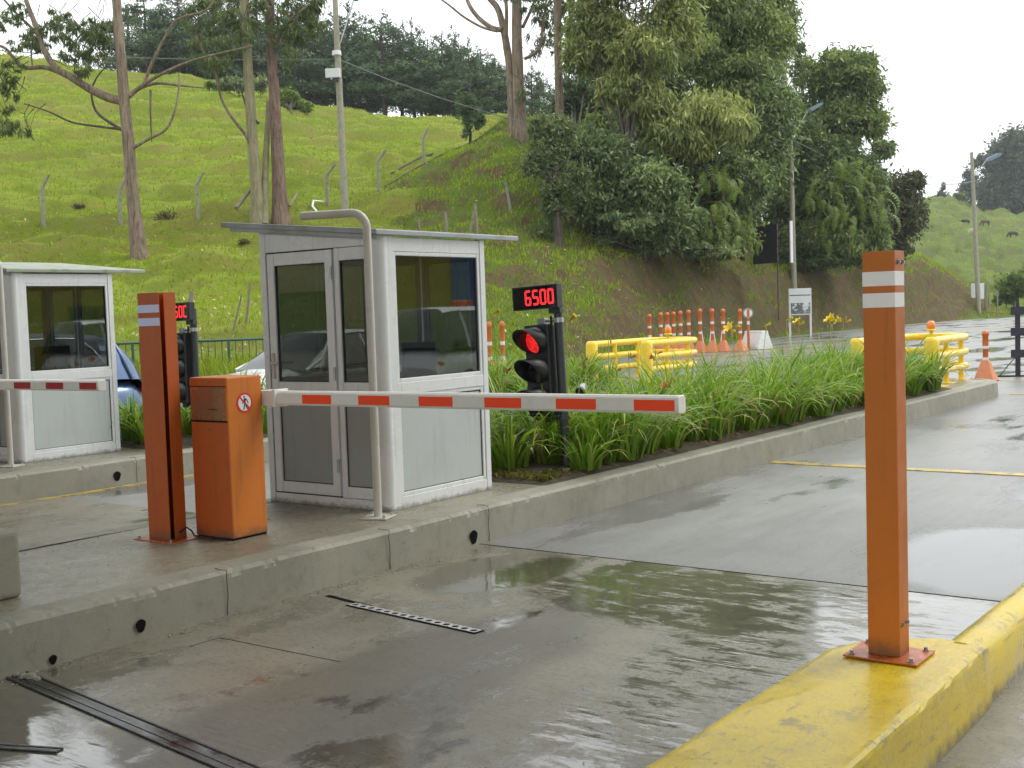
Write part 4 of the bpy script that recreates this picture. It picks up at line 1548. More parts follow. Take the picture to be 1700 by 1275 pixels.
# ------------------------------------------------------------------ drains and rails let into the lane
def grate(label, loc, rz, n):
    t = thing('drain_strip', label, 'drain grate', loc, rz, 'perforated steel drain strips')
    Lg, wd = 1.05, .062
    b = MB()
    # perforated strip: frame and bridges between round holes
    V, Fs = [], []
    pitch = Lg / n
    for i in range(n):
        x0 = i * pitch
        cx_, r = x0 + pitch / 2, .0215
        q = 16
        ring = [(cx_ + r * math.cos(2 * math.pi * k / q), r * math.sin(2 * math.pi * k / q)) for k in range(q)]
        outer = []
        for k in range(q):
            a = 2 * math.pi * k / q
            dx, dy = math.cos(a), math.sin(a)
            s = min((pitch / 2) / max(abs(dx), 1e-6), (wd / 2) / max(abs(dy), 1e-6))
            outer.append((cx_ + dx * s, dy * s))
        base = len(V)
        V += [(x, y, .006) for x, y in ring] + [(x, y, .006) for x, y in outer] + [(x, y, -.02) for x, y in ring]
        for k in range(q):
            k2 = (k + 1) % q
            Fs.append((base + k, base + q + k, base + q + k2, base + k2))
            Fs.append((base + k, base + k2, base + 2 * q + k2, base + 2 * q + k))
    b.add(V, Fs)
    b.build('strip', paint('dull_zinc', (.5, .51, .5), .4, .15, .3, 20), t)
    b = MB()
    b.box(-.01, Lg + .01, -wd / 2 - .012, wd / 2 + .008, -.03, .0025)
    b.build('gutter', M['black_in'], t)
    return t


g1 = grate('perforated steel drain strip in the wet lane below the boom', (-4.98, 5.10, .0), R(-6.5), 15)
g2 = copy_tree(g1)
g2.location = (-8.05, 5.85, 0)
g2['label'] = 'perforated drain strip glimpsed between the left bollard and the orange cabinet'
b = MB()
b.box(-.42, 0.02, -.016, .016, -.02, .003)
o = b.build('drain_slot', M['black_in'])
o.location, o.rotation_euler = (-4.86, 5.12, .0), (0, 0, R(-10))
tag(o, 'thin dark slot in the lane running on from the drain strip to the kerb', 'drain slot')


def rail(label, pa, pb, wd):
    t = thing('floor_rail', label, 'floor rail', pa, 0, 'dark steel rails set in the lane floor')
    d = Vector(pb) - Vector(pa)
    t.rotation_euler = (0, 0, math.atan2(d.y, d.x))
    ln = d.length
    b = MB()
    b.box(0, ln, -wd / 2, wd / 2, -.02, .004)
    b.build('channel', paint('wet_black_steel', (.025, .026, .026), .16, .3, .5, 12), t)
    b = MB()
    for y in (-wd / 2, wd / 2 - .012): b.box(0, ln, y, y + .012, -.02, .009)
    b.build('edge', paint('dull_rail_edge', (.09, .09, .085), .3, .6, .4, 12), t, .002)
    b = MB()
    b.box(0, ln, -wd * .12, wd * .12, .0, .0065)
    b.build('centre_strip', paint('dull_rail_centre', (.055, .056, .055), .2, .5, .5, 12), t, .002)
    return t


rail('long dark steel rail crossing the lane at the lower left corner', (-5.56, 3.24, .0), (-3.0, 2.905, .0), .115)
rail('short dark steel rail end at the left edge below the long rail', (-5.6, 2.20, .0), (-4.31, 2.72, .0), .05)

# ------------------------------------------------------------------ yellow pipe guard rails round the island noses, amber beacons
def guard_rail(label, loc):
    t = thing('guard_rail', label, 'guard rail', loc, 0, 'yellow pipe guard rails on the island noses')
    for xs in (0, -1.25):
        b = MB()
        b.tube([(xs, 0, 0), (xs, 0, .74), (xs, 0, .79), (xs, 0, .812)], [.12, .12, .105, .07], 20)
        b.build('end_post', M['yellow'], t)
        b = MB()
        b.box(xs - .22, xs + .22, -.18, .18, 0, .015)
        b.build('base_plate', M['yellow'], t, .003)
    for z, r in ((.745, .064), (.49, .062), (.24, .062)):
        path = [(0, .0, z), (0, 1.6, z)]
        for k in range(0, 13):
            a = math.pi * k / 12
            path.append((-.625 + .625 * math.copysign(abs(math.cos(a)) ** .7, math.cos(a)), 1.75 + .62 * math.sin(a) ** .8, z))
        path += [(-1.25, 1.6, z), (-1.25, 0, z)]
        b = MB()
        b.tube(path, r, 14)
        b.build('rail', M['yellow'], t)
    for x, y in ((-.02, .85), (-.03, 1.75), (-1.23, .85), (-1.22, 1.75)):
        b = MB()
        b.tube([(x, y, 0), (x, y, .72)], .045, 14)
        b.build('post', M['yellow'], t)
        b = MB()
        b.box(x - .12, x + .12, y - .12, y + .12, 0, .012)
        b.build('base_plate', M['yellow'], t, .003)
    bc = bpy.data.objects.new('beacon', None)
    COL.objects.link(bc)
    bc.parent = t
    bc.location = (-.62, 2.0, .80)
    b = MB()
    b.box(-.2, .2, -.04, .04, -.02, 0)
    b.tube([(0, 0, 0), (0, 0, .05)], .03, 10)
    b.lathe([(0, .05), (.085, .055), (.085, .09), (.0, .092)], n=16)
    b.build('beacon_base', M['yellow'], bc)
    b = MB()
    b.lathe([(.07, .09), (.075, .13), (.07, .2), (.05, .235), (0, .245)], n=18)
    b.build('beacon_lamp', M['beacon'], bc)
    return t


gr = guard_rail('yellow pipe guard rail with amber beacon at the lily bed end, behind the right bollard', (-6.12, 19.95, ZI))
gr2 = copy_tree(gr)
gr2.location = (-11.7, 20.35, ZI)
gr2['label'] = 'yellow pipe guard rail with amber beacon rising out of the lilies before the delineator posts'

# ------------------------------------------------------------------ delineator posts with cone bases
def delineator(loc, h, label=None, bands=True):
    t = thing('delineator_post', label or 'orange tubular delineator post with white bands and cone base, in the row along the road', 'delineator', loc, 0, 'orange delineator posts')
    b = MB()
    b.lathe([(.045, .3), (.055, .42), (.055, h * .62), (.062, h * .63), (.062, h * .72), (.058, h * .9), (.075, h * .91), (.075, h * .95), (.05, h * .99), (0, h)], n=12)
    b.build('tube', M['plastic_orange'], t)
    b = MB()
    b.box(-.21, .21, -.21, .21, 0, .035)
    V = [(-.19, -.19, .035), (.19, -.19, .035), (.19, .19, .035), (-.19, .19, .035), (-.07, -.07, .42), (.07, -.07, .42), (.07, .07, .42), (-.07, .07, .42)]
    b.add(V, [(0, 1, 5, 4), (1, 2, 6, 5), (2, 3, 7, 6), (3, 0, 4, 7), (4, 5, 6, 7)])
    b.build('cone_base', M['cone_base'], t, .01)
    if bands:
        for z0 in (.42, .645):
            b = MB()
            b.lathe([(.0635 if z0 > .6 else .0575, h * z0), (.0635 if z0 > .6 else .0575, h * (z0 + .055))], n=12)
            b.build('white_band', M['white_plastic'], t)
    return t


dl0 = delineator((-6.66, 25.2, 0), 1.02, 'single reddish delineator post on cone base in the lane beyond the island nose')
base_line = [(1079.5, 521), (1098.4, 518.5), (1109.3, 518), (1119.6, 517), (1131, 515.6), (1144.5, 514), (1163.3, 512), (1183.4, 512), (1201.5, 512), (1229.5, 512.4)]
first = None
dpos = []
for x, ty in base_line:
    by = 588 - (x - 1080) * .035
    g = gz(x, by)
    top = CAMH + (ray(x, ty).z / math.hypot(ray(x, ty).x, ray(x, ty).y)) * math.hypot(g.x, g.y)
    if first is None:
        o = first = delineator((g.x, g.y, 0), 1.6)
    else:
        o = copy_tree(first)
    o.location = (g.x, g.y, 0)
    o.scale = (1.12, 1.12, top / 1.6)
    dpos.append((g.x, g.y, top))
ords = ['leftmost', 'second', 'third', 'fourth', 'fifth', 'sixth', 'seventh', 'eighth', 'ninth']
allp = [o for o in bpy.data.objects if o.name.startswith('delineator_post') and o is not dl0]
for o in allp:
    i = min(range(len(dpos)), key=lambda k: (dpos[k][0] - o.location.x) ** 2 + (dpos[k][1] - o.location.y) ** 2)
    o['label'] = ('%s orange delineator post in the long row by the road, counting from the left' % ords[i]) if i < 9 else 'last orange delineator post of the row, beside the round sign'
# two near the booth
for x, ty, by, lb in ((811.5, 534, 590, 'orange delineator post just clear of the booth edge, near a yellow bar'), (833, 533, 592, 'orange delineator post rising from the lilies left of the lane signal')):
    g = at(x, ty, 27)
    o = copy_tree(dl0)
    o.location = (g.x, g.y, 0)
    o.scale = (.85, .85, g.z / 1.02)
    o['label'] = lb
# chains between the last ones
for i in (6, 7, 8):
    if i == 8: continue
    a, c_ = dpos[i], dpos[i + 1]
    pts = []
    for k in range(13):
        f = k / 12
        pts.append((a[0] + (c_[0] - a[0]) * f, a[1] + (c_[1] - a[1]) * f, 1.2 - 1.15 * (1 - (2 * f - 1) ** 2)))
    b = MB()
    b.tube(pts, .025, 6)
    tag(b.build('plastic_chain', M['white_plastic']), 'white plastic chain hanging between the %s and %s delineator posts' % (ords[i], ords[i + 1]), 'chain', 'sagging plastic chains')

# round sign on a pole at the end of the row
g = gz(1243, 581)
t = thing('round_road_sign', 'small round white road sign on an orange post at the end of the delineator row', 'road sign', g, R(30))
b = MB()
b.tube([(0, 0, 0), (0, 0, 1.55)], .05, 10)
b.build('post', M['plastic_orange'], t)
b = MB()
b.tube([(0, 0, .95), (0, 0, 1.08)], .054, 10)
b.build('white_band', M['white_plastic'], t)
b = MB()
b.tube([(0, -.06, 1.38), (0, -.075, 1.38)], .19, 24)
dd = b.build('disc', M['sign_white'], t)
b = MB()
n = 28
V = [(r * math.cos(2 * math.pi * k / n), -.0765, 1.38 + r * math.sin(2 * math.pi * k / n)) for r in (.15, .185) for k in range(n)]
b.add(V, [(k, (k + 1) % n, n + (k + 1) % n, n + k) for k in range(n)])
b.build('green_ring', paint('sign_green', (.1, .3, .2), .4), dd)
b = MB()
b.box(-.05, .05, -.079, -.0765, 1.24, 1.52)
b.build('red_bar', M['plastic_orange'], dd)

# white water barrier, seen from its end
g = gz(1256, 580)
t = thing('road_barrier', 'white plastic road barrier with sloping sides next to the last delineator', 'barrier', g, R(36 + 30))
b = MB()
b.prism([(-.36, 0), (.36, 0), (.36, .12), (.16, .62), (.16, .70), (-.16, .70), (-.16, .62), (-.36, .12)], -.5, .5)
b.build('body', M['white_plastic'], t, .03)
for y in (-.3, .3):
    b = MB()
    b.box(.30, .364, y - .1, y + .1, .0, .13)
    b.build('fork_slot', M['black_in'], t)

# dark slatted barricade at the right edge
g = gz(1690, 625)
t = thing('barricade', 'dark slatted barricade on a black post, cut by the right edge of the photo', 'barricade', g, R(18))
b = MB()
b.box(-.05, .05, -.04, .04, 0, 1.45)
b.build('post', paint('navy_black_paint', (.02, .02, .035), .4), t, .006)
for z in (1.30, .86, .40):
    b = MB()
    b.box(-.14, 1.7, -.065, -.042, z, z + .17)
    b.build('slat', paint('navy_slat', (.022, .023, .04), .45), t, .005)
b = MB()
b.box(-.4, .4, -.05, .05, 0, .03)
b.tube([(-.36, 0, .02), (-.06, 0, .40)], .010, 6)
b.build('foot', M['black'], t)

# ------------------------------------------------------------------ green railing behind the lanes
def railing(pa, pb, label):
    pa, pb = Vector(pa), Vector(pb)
    t = thing('green_railing', label, 'railing', pa, math.atan2((pb - pa).y, (pb - pa).x))
    ln = (pb - pa).length
    b = MB()
    b.tube([(0, 0, 1.12), (ln, 0, 1.12)], .028, 8)
    b.tube([(0, 0, .12), (ln, 0, .12)], .02, 8)
    b.build('rails', M['green_metal'], t)
    n = int(ln / .145)
    b = MB()
    for i in range(n):
        x = i * ln / n
        if i % 14: b.box(x - .008, x + .008, -.008, .008, .12, 1.11)
    o = b.build('bars', M['green_metal'], t)
    o['kind'] = 'stuff'
    for i in range(0, n + 1, 14):
        b = MB()
        b.box(i * ln / n - .025, i * ln / n + .025, -.025, .025, 0, 1.12)
        b.build('post', M['green_metal'], t)
    return t


pa, pb = at(60, 566, 26), at(470, 555, 26)
railing((pa.x, pa.y, .18), (pb.x, pb.y, .18), 'dark green metal railing along the foot of the hill')
kb = MB()
d = (pb - pa)
ang = math.atan2(d.y, d.x)
MM = Matrix.Translation((pa.x, pa.y, 0)) @ Matrix.Rotation(ang, 4, 'Z')
kb.box(-8, d.length + 4, -.12, .12, 0, .18, MM)
tag(kb.build('railing_kerb', M['kerb']), kind='structure')


# ------------------------------------------------------------------ cars
def car(name, label, loc, rz, L_, W_, H_, pm, style='sedan', belt=.92):
    """nose towards local +x"""
    t = thing(name, label, 'car', loc, rz)
    hw = W_ / 2
    # side profile of the lower body (x from the tail, z of hood / deck line)
    if style == 'sedan':
        prof = [(0, .62), (.03, .86), (.10, .95), (.22, .97), (.30, .96), (.62, .93), (.70, .93), (.88, .82), (.965, .70), (1.0, .50)]
        gh = [(.12, 0), (.27, 1), (.42, 1.03), (.54, .99), (.735, 0)]
    elif style == 'hatch':
        prof = [(0, .60), (.02, .80), (.05, .98), (.12, 1.0), (.30, .98), (.62, .94), (.72, .94), (.90, .82), (.97, .68), (1.0, .50)]
        gh = [(.005, 0), (.085, .78), (.14, .95), (.30, 1.02), (.48, 1.02), (.56, .98), (.76, 0)]
    else:
        prof = [(0, .60), (.015, .95), (.04, 1.05), (.12, 1.06), (.30, 1.05), (.66, 1.02), (.74, 1.02), (.93, .96), (.985, .8), (1.0, .55)]
        gh = [(.02, 0), (.06, .95), (.14, 1.0), (.56, 1.0), (.62, .95), (.76, 0)]
    xs = np.linspace(0, 1, 49)
    tops = np.interp(xs, [p[0] for p in prof], [p[1] for p in prof])
    ker = np.array([1, 2, 1]) / 4
    tops = np.convolve(np.pad(tops, 1, 'edge'), ker, 'valid')
    V, Fs = [], []
    cs = 12
    for x, z in zip(xs, tops):
        taper = 1 - .16 * max(0, (x - .86) / .14) ** 2 - .12 * max(0, (.10 - x) / .10) ** 2
        for k in range(cs + 1):
            a = math.pi * k / cs
            ca, sa = math.cos(a), math.sin(a)
            yy = hw * taper * math.copysign(abs(ca) ** .45, ca)
            zz = .22 + (z - .22) * abs(sa) ** .40
            V.append((x * L_ , yy, zz))
    n = cs + 1
    Fs = [(i * n + k, (i + 1) * n + k, (i + 1) * n + k + 1, i * n + k + 1) for i in range(len(xs) - 1) for k in range(cs)]
    b = MB()
    b.add(V, Fs, True)
    b.add(V[:n], [tuple(range(n))])
    b.add(V[-n:], [tuple(range(n))])
    b.build('body', pm, t)
    # greenhouse: glass sides with painted roof
    g = np.linspace(gh[0][0], gh[-1][0], 33)
    hz = np.interp(g, [p[0] for p in gh], [p[1] for p in gh])
    hz = np.convolve(np.pad(hz, 1, 'edge'), ker, 'valid')
    bz = np.interp(g, [p[0] for p in prof], [p[1] for p in prof]) - .03
    V = []
    for x, h, z0 in zip(g, hz, bz):
        zt = z0 + (H_ - z0) * max(h, .02) / 1.03
        inn = .10 + .16 * h
        for k, (yy, zf) in enumerate(((hw - .06, 0), (hw - .06 - inn * .55, .62), (hw - .07 - inn * .85, .90), (hw - .16 - inn, 1.0), (0, 1.02), (-(hw - .16 - inn), 1.0), (-(hw - .07 - inn * .85), .90), (-(hw - .06 - inn * .55), .62), (-(hw - .06), 0))):
            V.append((x * L_, yy, z0 + (zt - z0) * zf))
    n = 9
    roof, glass = [], []
    for i in range(len(g) - 1):
        for k in range(8):
            f = (i * n + k, (i + 1) * n + k, (i + 1) * n + k + 1, i * n + k + 1)
            (roof if style == 'hatch' and g[i] < .16 else glass if k in (0, 1, 6, 7) or hz[i] < .93 or hz[i + 1] < .90 else roof).append(f)
    b = MB()
    b.add(V, glass, True)
    b.build('windows', M['car_glass'], t)
    b = MB()
    b.add(V, roof, True)
    # pillars
    for fx in ((gh[1][0] + gh[-2][0]) / 2,):
        for s in (-1, 1):
            zb = .93
            b.box(fx * L_ - .045, fx * L_ + .045, s * (hw - .055) - .01, s * (hw - .055) + .01, zb - .05, zb)
    b.build('roof', pm, t)
    for s in (1, -1):
        # pillars and window trim follow the glass, a few millimetres proud
        def side_pt(f, zf):
            h = np.interp(f, g, hz)
            z0 = np.interp(f, g, bz)
            zt = z0 + (H_ - z0) * max(h, .02) / 1.03
            inn = .10 + .16 * h
            y = np.interp(zf, [0, .62, .90, 1.0], [hw - .06, hw - .06 - inn * .55, hw - .07 - inn * .85, hw - .16 - inn])
            return (f * L_, s * (y + .008), z0 + (zt - z0) * zf)
        b = MB()
        b.tube([side_pt(f, .90) for f in np.linspace(.24 if style == 'hatch' else gh[1][0] - .02, gh[-2][0] + .01, 14)], .014, 6)
        b.tube([side_pt(f, .04) for f in np.linspace(.19 if style == 'hatch' else gh[0][0] + .05, gh[-1][0] - .02, 14)], .014, 6)
        if style == 'hatch':
            b.tube([side_pt(.19, .04), side_pt(.165, .2), side_pt(.165, .35), side_pt(.20, .70), side_pt(.24, .90)], .018, 6)
        b.build('window_trim', M['chrome'] if style == 'hatch' else M['black'], t)
        b = MB()
        mid = (gh[1][0] + gh[-2][0]) / 2
        for f0, f1 in ((mid, mid), (gh[0][0] + .075, gh[1][0] + .02) if style != 'suv' else (.2, .2), (gh[-1][0] - .01, gh[-2][0] + .005)):
            b.tube([side_pt(f0 + (f1 - f0) * q, zf) for q, zf in ((0, .02), (.5, .5), (1, .93))], .030, 6)
        b.build('pillar', pm, t)
    for x in (.18, .80):
        for s in (-1, 1):
            wobj = bpy.data.objects.new('wheel', None)
            COL.objects.link(wobj)
            wobj.parent = t
            wobj.location = (x * L_, s * (hw - .10), .32)
            b = MB()
            b.lathe([(.20, -.10), (.31, -.10), (.325, -.05), (.325, .05), (.31, .10), (.20, .10)], n=24, M=Matrix.Rotation(R(90), 4, 'X'))
            b.build('tyre', M['tyre'], wobj)
            b = MB()
            b.lathe([(0, .085), (.06, .09), (.09, .07), (.2, .09)], n=20, M=Matrix.Rotation(R(90 * s), 4, 'X'))
            b.build('rim', M['steel'], wobj)
    for s in (-1, 1):
        b = MB()
        b.lathe([(.0, .10), (.09, .07), (.12, .0), (0, 0)], (.035 * L_, s * (hw - .22), .74), 12, Matrix.Rotation(R(-90), 4, 'Y') @ Matrix.Diagonal((.8, 1.2, 1, 1)))
        b.build('tail_light', M['tail_red'], t)
        b = MB()
        b.lathe([(.0, .10), (.09, .07), (.12, .0), (0, 0)], (.945 * L_, s * (hw - .28), .62), 12, Matrix.Rotation(R(90), 4, 'Y') @ Matrix.Diagonal((.7, 1.6, 1, 1)))
        b.build('headlight', M['chrome'], t)
        if style == 'sedan': continue
        b = MB()
        b.lathe([(0, -.07), (.05, -.04), (.06, 0), (.045, .04), (0, .06)], (gh[-1][0] * L_ - .35, s * (hw + .05), 1.0), 10)
        b.build('wing_mirror', pm, t)
    return t


car('blue_car', 'blue hatchback with chrome window trim, half hidden behind the left booth', (-14.7, 10.5, 0), R(-90), 4.2, 1.74, 1.62, M['blue_car'], 'hatch')
car('white_car', 'white saloon car in the far lane, seen past and through the near booth', (-14.75, 16.85, 0), R(-90), 4.7, 1.76, 1.50, M['white_car'], 'sedan')
# vehicles and building on the right of the lanes: the photo shows them mirrored in the booth window
suv = car('patrol_vehicle', 'white patrol vehicle with roof lights and mesh windows, mirrored in the booth window', (3.5, 17.6, 0), R(90), 4.6, 1.8, 1.86, M['white_car'], 'suv')
b = MB()
b.box(2.05, 2.3, -.5, -.12, 1.86, 1.98)
b.build('light_bar', M['tail_red'], suv, .02)
b = MB()
b.box(2.05, 2.3, .12, .5, 1.86, 1.98)
b.build('light_bar', M['blue_wall'], suv, .02)
b = MB()
b.tube([(2.6, .3, 1.86), (2.75, .3, 2.75)], .012, 6)
b.build('antenna', M['steel'], suv)
bd = thing('service_building', 'yellow and blue service building, mirrored in the booth window', 'building', (14, 26, 0), R(0))
b = MB()
b.box(0, 6, -30, 6, 0, 4.6)  # wall run on towards the camera to block light from the right
b.build('wall', M['yellow_wall'], bd)
b = MB()
b.box(-.03, 6, 6.0, 16, 0, 4.8)
b.build('blue_wall', M['blue_wall'], bd)
b = MB()
b.box(-1.2, 7, -31, 17, 4.81, 5.0)
b.build('roof', M['roof_metal'], bd)
for y in (-26, -19, -12, -6, 0, 9):
    b = MB()
    b.box(-.05, 0, y - 1, y + 1, 1.0, 2.4)
    b.build('window', M['car_glass'], bd)

# ------------------------------------------------------------------ daylilies
def lily_mesh(rng, nb, hgt, name, par):
    V, Q, T = [], [], []
    for i in range(nb):
        a = rng.uniform(0, 2 * math.pi)
        fan = rng.uniform(.03, .16)
        r0 = np.array([math.cos(a) * fan, math.sin(a) * fan, 0])
        out = np.array([math.cos(a + rng.normal(0, .5)), math.sin(a + rng.normal(0, .5)), 0])
        ln = hgt * rng.uniform(.75, 1.25)
        spread = rng.uniform(.15, .95) ** 1.1
        w0 = rng.uniform(.010, .0185)
        side = np.array([-out[1], out[0], 0])
        tw = rng.normal(0, .35)
        side = side * math.cos(tw) + np.array([0, 0, 1]) * math.sin(tw)
        ns = 6
        base = len(V)
        tint = np.clip(rng.normal(.5, .22), 0, 1)
        tint = min(tint, .92)
        if rng.random() < .045: tint, spread = 1.0, .95
        ang = math.pi / 2 - .12 - .25 * spread
        p = r0.copy()
        for k in range(ns + 1):
            f = k / ns
            w = w0 * (1 - f ** 2.2) + .0008
            V.append(p - side * w)
            V.append(p + side * w)
            step = ln / ns
            d = out * math.cos(ang) + np.array([0, 0, 1]) * math.sin(ang)
            p = p + d * step
            ang -= (.10 + .62 * spread * (f + .25)) * .95
            if p[2] < .02: p[2] = .02
        for k in range(ns):
            Q.append((base + 2 * k, base + 2 * k + 1, base + 2 * k + 3, base + 2 * k + 2))
            T.append(tint if tint == 1.0 else np.clip(tint + .04 * k - .06, 0, .93))
    return np_mesh(name, V, Q, L['lily'], par, T, smooth=True)


def flower(par, p, d, mat, s, closed=False):
    """six petal trumpet at p opening towards d"""
    d = Vector(d).normalized()
    u = d.orthogonal().normalized()
    v = d.cross(u)
    b = MB()
    for k in range(6):
        a = math.pi / 3 * k
        o = u * math.cos(a) + v * math.sin(a)
        q = d.cross(o)
        sp = .25 if closed else 1.0
        rows = [(0, .0, .10), (.45, .16, .26), (.85, .45, .30), (1.05, .78, .16), (1.02, 1.0, .02)]
        V = []
        for h, r, w in rows:
            c_ = Vector(p) + (d * h + o * r * sp) * s
            V += [c_ - q * w * s * (.5 if closed else 1), c_ + q * w * s * (.5 if closed else 1)]
        b.add(V, [(2 * i, 2 * i + 1, 2 * i + 3, 2 * i + 2) for i in range(4)], True)
    return b.build('flower', mat, par)


LG = 'daylily clumps in the island beds'
protos = []
nrng = np.random.default_rng(21)
for i in range(5):
    r = thing('daylily', 'green daylily clump with arching strap leaves in the island bed', 'daylily', (0, 0, -50), 0, LG)
    lily_mesh(nrng, [95, 110, 80, 120, 70][i], [.78, .86, .70, .82, .62][i], 'leaves', r)
    protos.append(r)
used = set()
lrng = random.Random(11)


def lily(x, y, s=1.0, k=None, z=ZI + .04):
    k = lrng.randrange(5) if k is None else k
    o = protos[k] if k not in used else copy_tree(protos[k])
    used.add(k)
    o.location = (x, y, z)
    o.rotation_euler = (lrng.uniform(-.06, .06), lrng.uniform(-.06, .06), lrng.uniform(0, 6.28))
    q = s * lrng.uniform(.88, 1.12)
    o.scale = (q, q, q * lrng.uniform(.92, 1.1))
    return o


# near bed, three staggered rows; sparser beside the booth
y = 8.40
row = 0
while y < 18.75:
    for j, x in enumerate((-5.86, -6.32, -6.82)):
        xx = x + lrng.uniform(-.07, .07) + (.05 if row % 2 else -.05)
        yy = y + lrng.uniform(-.1, .1) + (.12 if j == 1 else 0)
        if abs(xx + 5.92) < .17 and abs(yy - 8.84) < .2: xx -= .2
        if yy < 8.72 and j == 0: continue
        lily(xx, yy, 1.0 if j else .93)
    y += .44 if y < 17 else .5
    row += 1
# far bed
y = 9.0
while y < 18.6:
    for x in (-11.45, -11.95, -12.4):
        if abs(y - 9.04) < .25 and x > -11.5: continue
        lily(x + lrng.uniform(-.1, .1), y + lrng.uniform(-.12, .12), .9)
    y += .62

# withered leaves lying on the soil along the bed edge
dr = np.random.default_rng(33)
V, Q, T = [], [], []
for i in range(420):
    x = -5.70 - abs(dr.normal(0, .16))
    y_ = dr.uniform(8.25, 19.2)
    a = dr.uniform(0, 6.28)
    ln_ = dr.uniform(.06, .30)
    p = np.array([x, y_, ZI + .035])
    d = np.array([math.cos(a), math.sin(a), 0])
    sd_ = np.array([-d[1], d[0], 0]) * dr.uniform(.003, .009)
    b0 = len(V)
    for k in range(4):
        f = k / 3
        q = p + d * ln_ * f + sd_ * 3 * math.sin(f * 3 + i) + np.array([0, 0, .02 * math.sin(f * 3.1) + dr.uniform(0, .012)])
        V += [q - sd_ * (1 - .7 * f), q + sd_ * (1 - .7 * f)]
    Q += [(b0 + 2 * k, b0 + 2 * k + 1, b0 + 2 * k + 3, b0 + 2 * k + 2) for k in range(3)]
    T += [dr.random()] * 3
tag(np_mesh('dry_leaf_litter', np.array(V), np.array(Q), leaf_mat('dry_lily_leaf', (.06, .04, .02), (.20, .14, .06), (.42, .34, .18)), tint=T), 'withered brown lily leaves lying on the soil along the kerb', kind='stuff')

# flower stalks of the near bed
def stalk(px, py, dist_x, mat, label, n=2, s=.06, closed=False, xlane=-6.5):
    d = ray(px, py)
    tt = xlane / d.x
    top = Vector(CPOS) + d * tt
    t = thing('lily_flower_stalk', label, 'lily flower', (top.x, top.y, ZI), 0, 'flowering daylily stalks')
    h = top.z - ZI
    b = MB()
    bx, by_ = lrng.uniform(-.12, .12), lrng.uniform(-.12, .12)
    b.tube([(bx, by_, 0), (bx * .6, by_ * .6, h * .5), (bx * .15, by_ * .15, h * .85), (0, 0, h)], [.006, .005, .004, .003], 6)
    b.build('stem', M['bud'], t)
    dirs = [(CR * .8 + CF * -.4), (-CR * .8 - CF * .2), (CR * .2 - CF * .9), (CU * 1.0)]
    for k in range(n):
        dv = Vector(dirs[k % 4]) + Vector((lrng.uniform(-.3, .3), lrng.uniform(-.3, .3), lrng.uniform(.3, .9)))
        flower(t, Vector((0, 0, h)) + Vector((lrng.uniform(-.03, .03), lrng.uniform(-.03, .03), lrng.uniform(-.09, .02))), dv, mat, s * lrng.uniform(.85, 1.1), closed and k % 2 == 0)
    for k in range(2):
        b = MB()
        q = Vector((lrng.uniform(-.05, .05), lrng.uniform(-.05, .05), h - lrng.uniform(.02, .12)))
        b.lathe([(0, 0), (.009, .02), (.010, .045), (0, .075)], q, 8)
        b.build('bud', M['bud'], t)
    return t


FS = [
    (940, 532, 'yellow', 'yellow lily flower beside the price display pole', 1, -6.1), (820, 525, 'yellow', 'small yellow lily bud by the booth corner', 1, -6.6),
    (1220, 540, 'yellow', 'tall yellow lily before the white road barrier', 2, -6.9), (1216, 552, 'yellow', 'lower yellow lily under the round sign', 1, -6.8),
    (1306, 530, 'yellow', 'yellow lily left of the white notice board', 1, -6.8), (1326, 533, 'yellow', 'half open yellow lily in front of the notice board legs', 2, -6.8),
    (1378, 534, 'yellow', 'half open yellow lily left of the brightest yellow bloom', 2, -6.7), (1384, 527, 'yellow', 'brightest yellow lily bloom right of the notice board', 2, -6.7),
    (1400, 528, 'yellow', 'yellow lily nearest the right bollard', 2, -6.7), (1272, 540, 'yellow', 'yellow lily bud above the white road barrier', 1, -6.9),
    (1087, 583, 'orange', 'orange lily in front of the yellow guard rail post', 2, -6.6), (1043, 584, 'orange', 'orange lily before the two yellow pipe ends', 1, -6.5),
    (1022, 612, 'orange', 'orange lily low among the leaves left of the rail', 1, -6.4), (1110, 633, 'orange', 'large orange lily just above the boom', 2, -6.2),
    (966, 590, 'bud', 'closed pale lily bud right of the signal pole', 1, -6.3), (838, 610, 'orange', 'small orange lily between booth and signal', 1, -6.5),
    (975, 603, 'bud', 'pale lily bud stalk above the bullet camera', 2, -6.4), (1010, 556, 'bud', 'pale lily bud before the yellow pipe ends', 1, -6.7),
]
for px, py, mt, lb, n, xl_ in FS:
    stalk(px, py, 0, {'yellow': M['petal_y'], 'orange': M['petal_o'], 'bud': M['bud']}[mt], lb, n, (.085 if mt == 'yellow' else .062) if mt != 'bud' else .055, True, xl_)

# a dry stalk lying on the bed edge
b = MB()
pts = [gz(978, 778, ZI + .03), gz(1010, 763, ZI + .05), gz(1060, 738, ZI + .09), gz(1100, 735, ZI + .06)]
b.tube(pts, .006, 6)
tag(b.build('dry_stalk', M['stake']), 'dry pale stalk lying on the edge of the flower bed', 'dry stalk')

